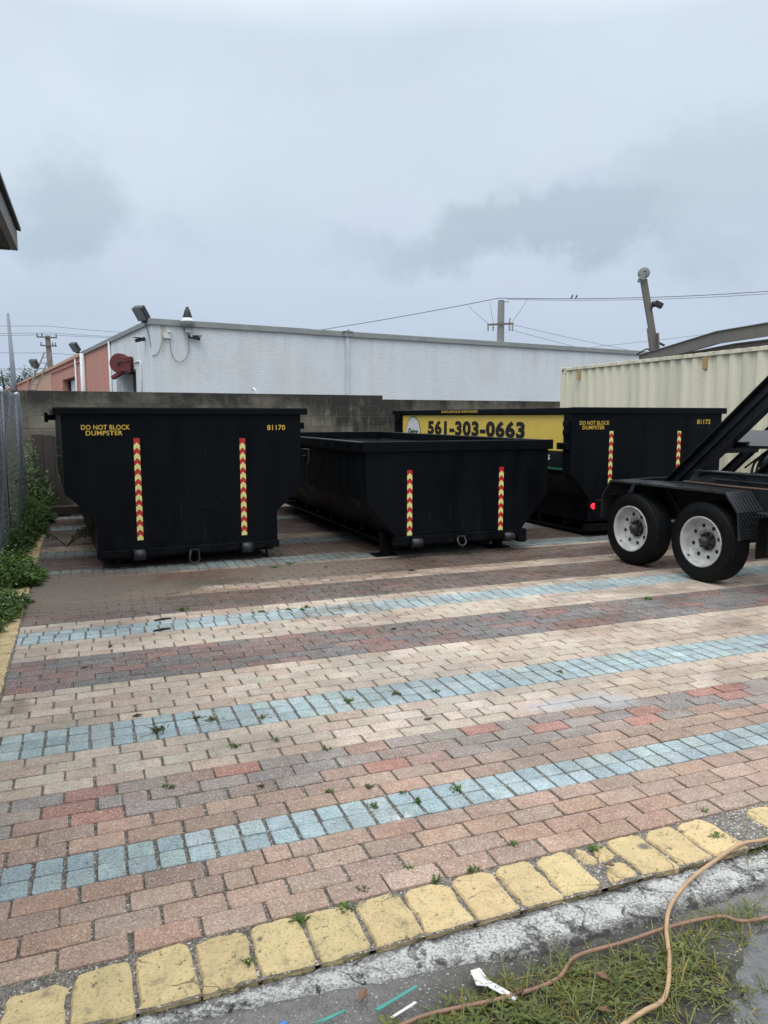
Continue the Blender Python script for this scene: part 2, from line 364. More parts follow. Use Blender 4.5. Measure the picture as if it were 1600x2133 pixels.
# joint sand / bedding
m, k, tc, fin, b = mat('joint_grit')
sp = k.new('ShaderNodeTexVoronoi', {'Vector': tc, 'Scale': 170.0}, feature='F1')
s1 = k.new('ShaderNodeSeparateColor', {0: sp.outputs['Color']}).outputs[0]
n = k.noise(tc, 7, 5, .7)
c = k.mix(k.maprange(s1, .2, .9), (.11, .10, .088), (.30, .27, .235))
c = k.mix(k.maprange(s1, .93, .95), c, (.6, .57, .52))
c = k.mix(k.maprange(n, .52, .68, 0, .75), c, (.055, .055, .035))
g1b = k.noise(tc, 110, 3, .8)
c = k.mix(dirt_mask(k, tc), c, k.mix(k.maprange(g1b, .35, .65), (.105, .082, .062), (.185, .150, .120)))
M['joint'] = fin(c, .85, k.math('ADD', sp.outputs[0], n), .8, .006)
# dirt and broken asphalt in front of the edging
m, k, tc, fin, b = mat('gravel_dirt')
sp = k.new('ShaderNodeTexVoronoi', {'Vector': tc, 'Scale': 190.0}, feature='F1')
s1 = k.new('ShaderNodeSeparateColor', {0: sp.outputs['Color']}).outputs[0]
n = k.noise(tc, 5, 6, .7, .4); n2 = k.noise(tc, 45, 4, .7)
c = k.mix(k.maprange(n, .35, .65), (.11, .108, .10), (.21, .205, .195))
c = k.mix(k.maprange(s1, .1, .9, 0, .5), c, (.30, .29, .275))
c = k.mix(k.maprange(s1, .975, .985, 0, .8), c, (.5, .48, .45))
c = k.mix(k.maprange(k.noise(tc, 2.2, 5, .7), .52, .66, 0, .6), c, (.065, .058, .045))
c = k.mix(k.math('MULTIPLY', k.gauss(tc, (1.25, 1.52, 0), (.85, .45, 5)), k.maprange(n2, .3, .6, .55, 1.0)), c, (.038, .032, .024))
M['dirt'] = fin(c, k.maprange(n, .4, .6, .55, .85), k.math('ADD', sp.outputs[0], k.math('MULTIPLY', n2, 2)), .7, .008)
# white painted concrete strip
m, k, tc, fin, b = mat('chipped_white_concrete')
n = k.noise(tc, 6, 6, .7, .4); n2 = k.noise(tc, 55, 5, .8); n3 = k.noise(tc, 16, 6, .75, .6)
n2 = k.noise(tc, 110, 4, .8); wear = k.math('ADD', k.math('MULTIPLY', n2, .5), k.math('ADD', k.math('MULTIPLY', n, .2), k.math('MULTIPLY', n3, .3)))
sx = k.new('ShaderNodeSeparateXYZ', {0: tc})
edge = k.math('ADD', k.maprange(sx.outputs[1], 1.885, 1.925, 0, .16), k.maprange(k.math('ADD', sx.outputs[1], k.math('MULTIPLY', n, .12)), 1.80, 1.86, .12, 0))
blot = k.maprange(k.noise(tc, 11, 3, .6, .8), .56, .66, 0, .12)
cr_ = k.new('ShaderNodeTexVoronoi', {'Vector': k.vmath('ADD', tc, k.vmath('MULTIPLY', k.new('ShaderNodeTexNoise', {'Vector': tc, 'Scale': 10.0, 'Detail': 5.0}).outputs[1], (.12, .12, 0))), 'Scale': 3.2}, feature='DISTANCE_TO_EDGE').outputs[0]
wear = k.math('ADD', k.math('ADD', wear, edge), k.math('ADD', blot, k.math('MULTIPLY', k.maprange(cr_, .002, .009, .13, 0), k.maprange(n3, .42, .56, 0, 1))))
c = k.mix(k.maprange(wear, .475, .545), (.62, .625, .61), (.22, .215, .20))
c = k.mix(k.maprange(wear, .575, .63), c, (.055, .055, .052))
M['white_concrete'] = fin(c, .85, k.math('MULTIPLY', wear, -1.0), 1.0, .015)
M['mud'] = simple('dried_mud', (.145, .118, .095), .75, .5, 26, .8)
m, k, tc, fin, b = mat('asphalt')
n = k.noise(tc, .6, 6, .6); n2 = k.noise(tc, 60, 3, .8)
c = k.mix(k.maprange(n, .35, .65), (.06, .06, .058), (.11, .108, .10))
M['asphalt'] = fin(c, .8, n2, .5, .005)
# puddle
m, k, tc, fin, b = mat('puddle_water')
n = k.noise(tc, 9, 3)
M['water'] = fin(k.mix(k.maprange(k.noise(tc, 30, 5, .8), .4, .7), (.085, .085, .085), (.15, .15, .148)), .06, n, .02, .002, spec=.6)

# ------------------------------------------------------------------ mesh helpers
def V(*a): return Vector(a)
class MB:
    def __init__(s): s.v = []; s.f = []; s.mi = []; s.mats = []; s.col = []; s.cur = (1, 1, 1); s.smooth = []
    def m_(s, m):
        if m not in s.mats: s.mats.append(m)
        return s.mats.index(m)
    def face(s, idx, m=None, smooth=False):
        s.f.append(tuple(idx)); s.mi.append(0 if m is None else s.m_(m)); s.col.append(s.cur); s.smooth.append(smooth)
    def verts(s, pts):
        b = len(s.v); s.v.extend([tuple(p) for p in pts]); return b
    def poly(s, pts, m=None):
        b = s.verts(pts); s.face(range(b, b + len(pts)), m)
    def box(s, c, d, m=None, R=None):
        """centre c, full size d, optional rotation matrix"""
        hx, hy, hz = d[0] / 2, d[1] / 2, d[2] / 2
        P = [V(x, y, z) for z in (-hz, hz) for y in (-hy, hy) for x in (-hx, hx)]
        if R is not None: P = [R @ p for p in P]
        b = s.verts([p + V(*c) for p in P])
        for q in ((0, 2, 3, 1), (4, 5, 7, 6), (0, 1, 5, 4), (2, 6, 7, 3), (0, 4, 6, 2), (1, 3, 7, 5)): s.face([b + i for i in q], m)
        return s
    def bb(s, x0, x1, y0, y1, z0, z1, m=None):
        return s.box(((x0 + x1) / 2, (y0 + y1) / 2, (z0 + z1) / 2), (abs(x1 - x0), abs(y1 - y0), abs(z1 - z0)), m)
    def beam(s, p0, p1, w, h, m=None, up=(0, 0, 1)):
        p0, p1 = V(*p0), V(*p1); d = (p1 - p0); L = d.length; d.normalize()
        x = d.cross(V(*up)).normalized(); z = x.cross(d)
        return s.box((p0 + p1) / 2, (w, L, h), m, Matrix((x, d, z)).transposed())
    def tube(s, pts, r, n=8, m=None, cap=True, smooth=True):
        pts = [V(*p) for p in pts]; rings = []
        ref = V(0, 0, 1)
        for i, p in enumerate(pts):
            d = (pts[min(i + 1, len(pts) - 1)] - pts[max(i - 1, 0)]).normalized()
            if abs(d.dot(ref)) > .95: ref = V(1, 0, 0) if abs(d.x) < .9 else V(0, 1, 0)
            x = d.cross(ref).normalized(); y = x.cross(d)
            ri = r[i] if isinstance(r, (list, tuple)) else r
            rings.append(s.verts([p + x * ri * math.cos(2 * math.pi * j / n) + y * ri * math.sin(2 * math.pi * j / n) for j in range(n)]))
        for a, b in zip(rings, rings[1:]):
            for j in range(n): s.face((a + j, a + (j + 1) % n, b + (j + 1) % n, b + j), m, smooth)
        if cap: s.face([rings[0] + j for j in range(n)][::-1], m); s.face([rings[-1] + j for j in range(n)], m)
        return s
    def cyl(s, p0, p1, r, n=16, m=None, r1=None): return s.tube([p0, p1], [r, r if r1 is None else r1], n, m)
    def lathe(s, o, axis, prof, n=32, m=None, mats=None, smooth=True):
        """prof list of (t along axis, radius)"""
        o = V(*o); a = V(*axis).normalized(); ref = V(0, 0, 1) if abs(a.z) < .9 else V(1, 0, 0)
        x = a.cross(ref).normalized(); y = a.cross(x); rings = []
        for t, r in prof:
            rings.append(s.verts([o + a * t + (x * math.cos(2 * math.pi * j / n) + y * math.sin(2 * math.pi * j / n)) * max(r, 1e-5) for j in range(n)]))
        for i, (A, B) in enumerate(zip(rings, rings[1:])):
            for j in range(n): s.face((A + j, A + (j + 1) % n, B + (j + 1) % n, B + j), mats[i] if mats else m, smooth)
        return s
    def sweep(s, prof, y0, y1, m=None, closed=True, caps=True):
        """closed profile in (x,z) extruded along y"""
        n = len(prof); a = s.verts([(x, y0, z) for x, z in prof]); b = s.verts([(x, y1, z) for x, z in prof])
        for j in range(n if closed else n - 1): s.face((a + j, b + j, b + (j + 1) % n, a + (j + 1) % n), m)
        if caps and closed: s.face([a + j for j in range(n)], m); s.face([b + j for j in range(n)][::-1], m)
        return s
    def build(s, name, mat_=None, parent=None, bevel=0.0, seg=2, loc=None, rot=None):
        me = bpy.data.meshes.new(name); me.from_pydata(s.v, [], s.f)
        if not s.mats: s.mats = [M[mat_] if isinstance(mat_, str) else mat_]
        for mm in s.mats: me.materials.append(M[mm] if isinstance(mm, str) else mm)
        me.polygons.foreach_set('material_index', s.mi)
        me.polygons.foreach_set('use_smooth', s.smooth)
        if any(c != (1, 1, 1) for c in s.col) or 'leaf' in str(mat_) or mat_ in ('grass', 'vine', 'tree', 'block', 'paver', 'edging'):
            ca = me.color_attributes.new('Col', 'FLOAT_COLOR', 'CORNER')
            arr = np.ones((len(me.loops), 4), dtype=np.float32); i = 0
            cnt = np.array([len(f) for f in s.f]); cc = np.array(s.col, dtype=np.float32)
            arr[:, :3] = np.repeat(cc, cnt, axis=0)
            ca.data.foreach_set('color', arr.ravel())
        me.update()
        o = bpy.data.objects.new(name, me); COL.objects.link(o)
        if parent: o.parent = parent
        if loc: o.location = loc
        if rot: o.rotation_euler = rot
        if bevel:
            bv = o.modifiers.new('bevel', 'BEVEL'); bv.width = bevel; bv.segments = seg; bv.limit_method = 'ANGLE'; bv.angle_limit = math.radians(40)
        return o
def tag(o, label=None, cat=None, group=None, kind=None):
    if label: o['label'] = label
    if cat: o['category'] = cat
    if group: o['group'] = group
    if kind: o['kind'] = kind
    return o
def thing(name, label, cat, loc=(0, 0, 0), rz=0.0, group=None):
    o = bpy.data.objects.new(name, None); COL.objects.link(o); o.empty_display_size = .2
    o.location = loc; o.rotation_euler = (0, 0, rz)
    return tag(o, label, cat, group)
def orient(o):
    """consistent outward normals"""
    import bmesh
    bm = bmesh.new(); bm.from_mesh(o.data); bmesh.ops.recalc_face_normals(bm, faces=bm.faces); bm.to_mesh(o.data); bm.free(); return o
TEXTS = {}
def text_mesh(txt, bold=.02, spacing=1.0):
    cu = bpy.data.curves.new('lettering', 'FONT'); cu.body = txt; cu.size = 1; cu.offset = bold; cu.space_character = spacing; cu.resolution_u = 6
    cu.align_x = 'CENTER'
    o = bpy.data.objects.new('lettering', cu); COL.objects.link(o)
    dg = bpy.context.evaluated_depsgraph_get()
    me = bpy.data.meshes.new_from_object(o.evaluated_get(dg)); bpy.data.objects.remove(o); bpy.data.curves.remove(cu)
    return me
def lettering(name, txt, mat_, parent, origin, right, up, w, h, bold=.02, spacing=1.0, thick=.0015):
    """fit text into a w x h box whose lower-left corner is origin"""
    me = text_mesh(txt, bold, spacing)
    co = np.array([v.co[:] for v in me.vertices]); lo = co.min(0); hi = co.max(0)
    right, up = V(*right).normalized(), V(*up).normalized(); nrm = right.cross(up)
    for v in me.vertices:
        a = (v.co.x - lo[0]) / (hi[0] - lo[0]) * w; b_ = (v.co.y - lo[1]) / (hi[1] - lo[1]) * h
        v.co = V(*origin) + right * a + up * b_ + nrm * thick
    me.materials.clear(); me.materials.append(M[mat_]); me.name = name
    o = bpy.data.objects.new(name, me); COL.objects.link(o); o.parent = parent
    return o

# ------------------------------------------------------------------ paving frame
YA = math.radians(21.07)
def PW(u, v, z=0.0):
    """paving coordinates (metres along the courses, metres away) to world"""
    return V(u * math.cos(YA) - v * math.sin(YA), u * math.sin(YA) + v * math.cos(YA), z)
V0 = 2.742       # v of the far edge of the nearest blue stripe; one course = 0.1 m
def in_view(x, y, m=0.9):
    if y < 1.2: return False
    return abs(x) < .5072 * y / .992 + m
rnd = random.Random(7)
def wall_y(x): return 12.0 + (x + 6.09) * math.tan(math.radians(27.5))

# large ground out to the horizon
g = MB(); R_ = 900
nseg = 48
ring = [(R_ * math.cos(2 * math.pi * i / nseg), R_ * math.sin(2 * math.pi * i / nseg), -.045) for i in range(nseg)]
g.poly(ring); tag(g.build('ground', 'asphalt'), kind='structure')

# bedding sand visible in the joints
b = MB()
b.poly([(-.80, V0 - .83, -.0075), (13.5, V0 - .83, -.0075), (13.5, 14.0, -.0075), (-.95, 18.5, -.0075)])
bed = b.build('paving_bed', 'joint'); bed.rotation_euler.z = YA; tag(bed, kind='structure')

PINK = [(.42, .285, .215), (.43, .295, .225), (.37, .265, .21), (.45, .325, .25), (.39, .285, .225), (.42, .27, .20)]
REDG = [(.38, .195, .155), (.35, .19, .15), (.31, .265, .24), (.29, .255, .235), (.33, .26, .225), (.36, .24, .195), (.28, .25, .235)]
CREAM = [(.51, .425, .34), (.54, .455, .365), (.48, .405, .325), (.55, .47, .385), (.49, .385, .305), (.51, .44, .36)]
BLUE = [(.36, .465, .49), (.385, .485, .505), (.345, .45, .485), (.40, .49, .50), (.33, .435, .47), (.375, .48, .495)]
DARK = [(.225, .150, .138), (.20, .138, .130), (.175, .165, .162), (.26, .14, .122), (.165, .152, .148), (.23, .165, .148), (.215, .145, .132)]
BROWN = [(.17, .12, .10), (.155, .112, .098), (.18, .13, .11), (.145, .12, .11), (.19, .115, .095)]
def course(kk):
    if kk < -2: return 'b', PINK
    if kk < 0: return 't', BLUE
    if kk < 2: return 'b', PINK
    if kk < 5: return 'b', REDG
    if kk < 9: return 'b', CREAM
    if kk < 12: return 't', BLUE
    if kk < 18: return 'b', CREAM
    if kk < 24: return 'b', DARK
    if kk < 28: return 'b', CREAM
    if kk < 31: return 't', BLUE
    if kk < 33: return 'b', CREAM
    if kk < 39: return 'b', BROWN
    if kk < 42: return 'b', CREAM
    if kk < 49: return 'b', BROWN
    if kk == 49: return 'b', CREAM
    if kk < 54: return 't', [(.25, .33, .34), (.27, .35, .35), (.24, .31, .33)]
    if kk < 62: return 'b', BROWN
    j = (kk - 62) % 34
    if j < 4: return 't', [(.22, .29, .31), (.24, .31, .32)]
    if j < 8: return 'b', CREAM
    if j < 16: return 'b', DARK
    if j < 22: return 'b', BROWN
    if j < 26: return 't', BLUE
    return 'b', BROWN
pv = MB()
def brick(u0, u1, v0, v1, colr, ch=.0024, corner=False):
    cx, cy = (u0 + u1) / 2, (v0 + v1) / 2
    a = rnd.gauss(0, .006); dz = rnd.gauss(0, .0011); tx, ty = rnd.gauss(0, .004), rnd.gauss(0, .007)
    ca, sa = math.cos(a), math.sin(a)
    du, dv = rnd.gauss(0, .0012), rnd.gauss(0, .0006)
    hu, hv = (u1 - u0) / 2, (v1 - v0) / 2
    def P(x, y, z): return (cx + du + x * ca - y * sa, cy + dv + x * sa + y * ca, z + dz + tx * x + ty * y * .5)
    q = rnd.uniform(.88, 1.10); pv.cur = tuple(c * q * rnd.uniform(.98, 1.02) for c in colr)
    if corner:
        def oct_(hx, hy, c, z, jit): 
            pts = [(-hx + c, -hy), (hx - c, -hy), (hx, -hy + c), (hx, hy - c), (hx - c, hy), (-hx + c, hy), (-hx, hy - c), (-hx, -hy + c)]
            return [P(x + rnd.gauss(0, jit), y + rnd.gauss(0, jit), z) for x, y in pts]
        b0 = pv.verts(oct_(hu, hv, .006, -.03, 0)); b1 = pv.verts(oct_(hu, hv, .006, -ch, .0005)); b2 = pv.verts(oct_(hu - ch, hv - ch, .006, 0, .0006))
        for A, B in ((b0, b1), (b1, b2)):
            for j in range(8): pv.face((A + j, A + (j + 1) % 8, B + (j + 1) % 8, B + j))
        pv.face(range(b2, b2 + 8))
    else:
        A = pv.verts([P(-hu, -hv, -ch - .012), P(hu, -hv, -ch - .012), P(hu, hv, -ch - .012), P(-hu, hv, -ch - .012)])
        B = pv.verts([P(-hu, -hv, -ch), P(hu, -hv, -ch), P(hu, hv, -ch), P(-hu, hv, -ch)])
        C = pv.verts([P(-hu + ch, -hv + ch, 0), P(hu - ch, -hv + ch, 0), P(hu - ch, hv - ch, 0), P(-hu + ch, hv - ch, 0)])
        for X, Y in ((A, B), (B, C)):
            for j in range(4): pv.face((X + j, X + (j + 1) % 4, Y + (j + 1) % 4, Y + j))
        pv.face((C, C + 1, C + 2, C + 3))
def nz(u, v, s, off): return mnoise.noise(Vector((u * s + off, v * s, off)))
for kk in range(-6, 140):
    typ, pal = course(kk)
    v0 = V0 + kk * .1; v1 = v0 + .1
    if typ == 't':
        pitch = .1009; u = {-2: .1502, -1: .1502, 9: .0312, 10: .0312, 11: .0312}.get(kk, .06 + .02 * (kk // 10)); ju, jv = .012, .0055
    else:
        pitch = .2018; u = .05 + (kk % 2) * .1009 + rnd.uniform(-.02, .02); ju, jv = .0100, .0052
        if kk == -3: u = .30
    u -= math.ceil((u + .6) / pitch) * pitch
    edge_u = -.505 - .014 * kk / 10
    while u < 13:
        u1 = u + pitch
        a, b_ = max(u, edge_u), u1
        w = PW((a + b_) / 2, v0 + .05)
        if b_ - a > .03 and in_view(w.x, w.y) and w.y < wall_y(w.x) - .05 and not (kk == -6 and rnd.random() < .0):
            colr = rnd.choice(pal)
            if pal is DARK or pal is REDG or pal is BROWN:
                t = nz(u, v0, 1.3, 3.1)
                if t > .12 and rnd.random() < .7: colr = pal[2] if pal is not BROWN else BROWN[3]
            jj = rnd.uniform(-.002, .003)
            # a few halves and brownish replacements near the camera
            if typ == 'b' and rnd.random() < .03:
                brick(a + ju / 2, (a + b_) / 2 - ju / 2, v0 + jv / 2, v1 - jv / 2, colr, corner=kk < 14)
                brick((a + b_) / 2 + .001, b_ - ju / 2, v0 + jv / 2, v1 - jv / 2, rnd.choice(pal), corner=kk < 14)
            else:
                brick(a + ju / 2 + jj, b_ - ju / 2, v0 + jv / 2, v1 - jv / 2, colr, corner=kk < 14, ch=.0024 if kk < 30 else .0024)
        u = u1
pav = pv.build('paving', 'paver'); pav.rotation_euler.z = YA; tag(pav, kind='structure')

# yellow edging stones: front row and the row up the left side
ed = MB()
def stone(pts, z=.0, jit=.003, h=.06, ch=.006, big=True):
    """rounded, slightly broken block from 4 corners (ccw)"""
    c = V(sum(p[0] for p in pts) / 4, sum(p[1] for p in pts) / 4, 0)
    out = []
    n = len(pts)
    for i in range(n):
        p0, p1, p2 = V(*pts[i - 1], 0), V(*pts[i], 0), V(*pts[(i + 1) % n], 0)
        e1 = (p0 - p1).normalized(); e2 = (p2 - p1).normalized(); rr = rnd.uniform(.022, .045) if i in (2, 3) and big else rnd.uniform(.004, .012)
        out += [p1 + e1 * rr, p1 + (e1 + e2) * rr * .32, p1 + e2 * rr]
        L = (p2 - p1).length
        for t in (.3, .5, .7): out.append(p1 + (p2 - p1) * t)
    q = rnd.uniform(.92, 1.08); ed.cur = (q, q * rnd.uniform(.97, 1.03), q)
    o2 = [p + V(rnd.gauss(0, jit), rnd.gauss(0, jit), 0) for p in out]
    tx, ty = rnd.gauss(0, .010), rnd.gauss(0, .010)
    def Z(p): return z + (p - c).x * tx + (p - c).y * ty
    n = len(o2)
    A = ed.verts([(p.x, p.y, z - h) for p in o2]); B = ed.verts([(p.x, p.y, Z(p) - ch) for p in o2])
    C = ed.verts([(*(p + (c - p).normalized() * ch * 1.1).xy, Z(p) + rnd.gauss(0, .0009)) for p in o2])
    mid = ed.verts([(*(p + (c - p) * .45).xy, Z(p) + rnd.gauss(0, .0010)) for p in o2])
    for X, Y in ((A, B), (B, C), (C, mid)):
        for j in range(n): ed.face((X + j, X + (j + 1) % n, Y + (j + 1) % n, Y + j), None, False)
    ed.face(range(mid, mid + n), None, False)
js = [-.46, -.29, -.122, .046, .21, .372, .537, .708, .876, 1.045, 1.212, 1.37, 1.527, 1.678, 1.838, 1.99, 2.155]
top = V0 - .604
for a, b_ in zip(js, js[1:]):
    o = rnd.uniform(-.01, .01); off = {1.527: -.0, 1.678: .0}.get(a, 0)
    t1 = top - (.045 if a < -.2 else .02 if a < .04 else 0)
    if a == 1.527:   # the broken stone
        stone([(a + .007, V0 - .70), (a + .06, V0 - .71), (a + .065, t1), (a + .007, t1 - .008)], jit=.005)
        stone([(a + .02, V0 - .825), (b_ - .006, V0 - .80), (b_ - .006, V0 - .715), (a + .07, V0 - .725)], jit=.006, z=-.004)
        stone([(a + .075, V0 - .705), (b_ - .006, V0 - .70), (b_ - .006, t1 - .004), (a + .08, t1 - .012)], jit=.004)
        continue
    stone([(a + .006, V0 - .822 + o * .6), (b_ - .006, V0 - .822 - o * .6), (b_ - .006, t1 + o), (a + .006, t1 - .004)])
for a in (2.32, 2.49, 2.66, 2.83):
    stone([(a + .006, V0 - .80), (a + .162, V0 - .80), (a + .162, top - .015), (a + .006, top - .02)])
v = V0 - .60
while v < 16:
    kk = (v - V0) * 10; eu = -.512 - .014 * kk / 10; L = .105 if kk > 45 else .215
    stone([(eu - .205 + rnd.gauss(0, .006), v + .005), (eu - rnd.uniform(0, .012), v + .005), (eu - rnd.uniform(0, .012), v + L - .006), (eu - .205, v + L - .006)], jit=.004, big=False)
    v += L
edo = ed.build('kerb', 'edging'); edo.rotation_euler.z = YA; tag(edo, kind='structure')

# dirt yard in front and along the left, as a gently uneven sheet
def sheet(name, u0, u1, v0, v1, nx, ny, zf, matn, keep=None):
    s_ = MB(); g_ = {}
    for j in range(ny + 1):
        for i in range(nx + 1):
            u = u0 + (u1 - u0) * i / nx; v = v0 + (v1 - v0) * j / ny
            g_[i, j] = s_.verts([(u, v, zf(u, v))])
    for j in range(ny):
        for i in range(nx):
            u = u0 + (u1 - u0) * (i + .5) / nx; v = v0 + (v1 - v0) * (j + .5) / ny
            if keep is None or keep(u, v): s_.face((g_[i, j], g_[i + 1, j], g_[i + 1, j + 1], g_[i, j + 1]), None, True)
    o = s_.build(name, matn); o.rotation_euler.z = YA; return tag(o, kind='structure')
def zd(u, v):
    z = -.034 + .004 * nz(u, v, 4, 1.7) + .003 * nz(u, v, 15, 4.2)
    # low spot that holds the puddle, right of the grass
    d = (u - 1.55) * .6 - (v - (V0 - 1.20)) * .9
    return z - .022 * max(0, min(1, d * 3.0))
sheet('dirt_yard', -3.0, 5.0, -.5, V0 - .825, 160, 70, zd, 'dirt')
sheet('dirt_strip', -6.0, -.72, V0 - .825, 16, 30, 80, lambda u, v: -.012 + .01 * nz(u, v, 3, 1.7), 'dirt')
# white chipped concrete haunch outside the stones
def wz(u, v):
    d = (V0 - .825) - v; ed_ = whi(u) - .0
    t = (v - ed_) / (V0 - .825 - ed_)
    return -.021 + .0025 * nz(u, v, 20, 2.) + .0022 * nz(u, v, 60, 8.) + .003 * (1 if nz(u, v, 14, 6.) > .05 else 0) - (.022 if t < .10 else 0.0) - .004 * max(0, 1 - abs(t - .98) * 30)
def whi(u):
    base = np.interp(u, [-.6, .06, .38, .50, .69, .98, 1.13, 1.45, 1.83, 2.05, 2.4], [V0 - .875, V0 - .875, V0 - .90, V0 - .905, V0 - .94, V0 - .97, V0 - 1.02, V0 - 1.02, V0 - 1.015, V0 - 1.0, V0 - .86])
    return float(base) + .016 * nz(u, 1, 9, 3) + .008 * nz(u, 1, 40, 5)
s_ = MB(); NU, NVv = 420, 30; idx = {}
for i in range(NU + 1):
    u = -.75 + 3.15 * i / NU; lo = whi(u)
    for j in range(NVv + 1):
        v = lo + (V0 - .826 - lo) * j / NVv
        z = wz(u, v) if 0 < j else -.05
        idx[i, j] = s_.verts([(u, v, z)])
for i in range(NU):
    for j in range(NVv): s_.face((idx[i, j], idx[i + 1, j], idx[i + 1, j + 1], idx[i, j + 1]), None, True)
wc = s_.build('concrete_strip', 'white_concrete'); wc.rotation_euler.z = YA; tag(wc, kind='structure')
# dried mud washed over the paving on the left
def mz(u, v):
    g_ = max(0, 1 - math.hypot((u + .10) / .95, (v - 7.15) / .85)) * 1.1 + max(0, 1 - math.hypot((u - 1.6) / 1.9, (v - 7.4) / .40)) * .45
    return -.008 + .013 * min(1, g_) + .004 * nz(u, v, 2.5, 7.7) + .0025 * nz(u, v, 9, 3.7) + .0012 * nz(u, v, 30, 3.7)
sheet('mud_patch', -.50, 3.6, 6.0, 8.2, 110, 70, mz, 'mud', lambda u, v: mz(u, v) > -.009)
# puddle surface
s_ = MB(); s_.poly([(1.25, .6, -.0435), (4.2, .6, -.0435), (4.2, V0 - .9, -.0435), (2.0, V0 - 1.03, -.0435), (1.45, V0 - 1.18, -.0435)])
pu = s_.build('puddle', 'water'); pu.rotation_euler.z = YA; tag(pu, kind='structure')

# ------------------------------------------------------------------ roll-off dumpsters
def chevron_tape(parent, x, z0, z1, y, w=.06, per=.104, thick=.003):
    t = MB(); z = z0; kx = 0; hw = w / 2; ap = .030
    ms = ['yellow_tape', 'red_tape']
    # stack of upward pointing bands, first cut flat at the bottom, last cut flat at the top
    t.poly([(x - hw, y, z0), (x + hw, y, z0), (x + hw, y, z0 + .03), (x, y, z0 + .03 + ap), (x - hw, y, z0 + .03)], 'yellow_tape')
    z = z0 + .03; i = 1
    while z + per / 2 + ap < z1:
        t.poly([(x - hw, y, z), (x, y, z + ap), (x + hw, y, z), (x + hw, y, z + per / 2), (x, y, z + per / 2 + ap), (x - hw, y, z + per / 2)], ms[i % 2])
        z += per / 2; i += 1
    t.poly([(x - hw, y, z), (x, y, z + ap), (x, y, z1), (x - hw, y, z1)], ms[i % 2]); t.poly([(x, y, z + ap), (x + hw, y, z), (x + hw, y, z1), (x, y, z1)], ms[i % 2])
    return t.build('reflective_tape', None, parent)

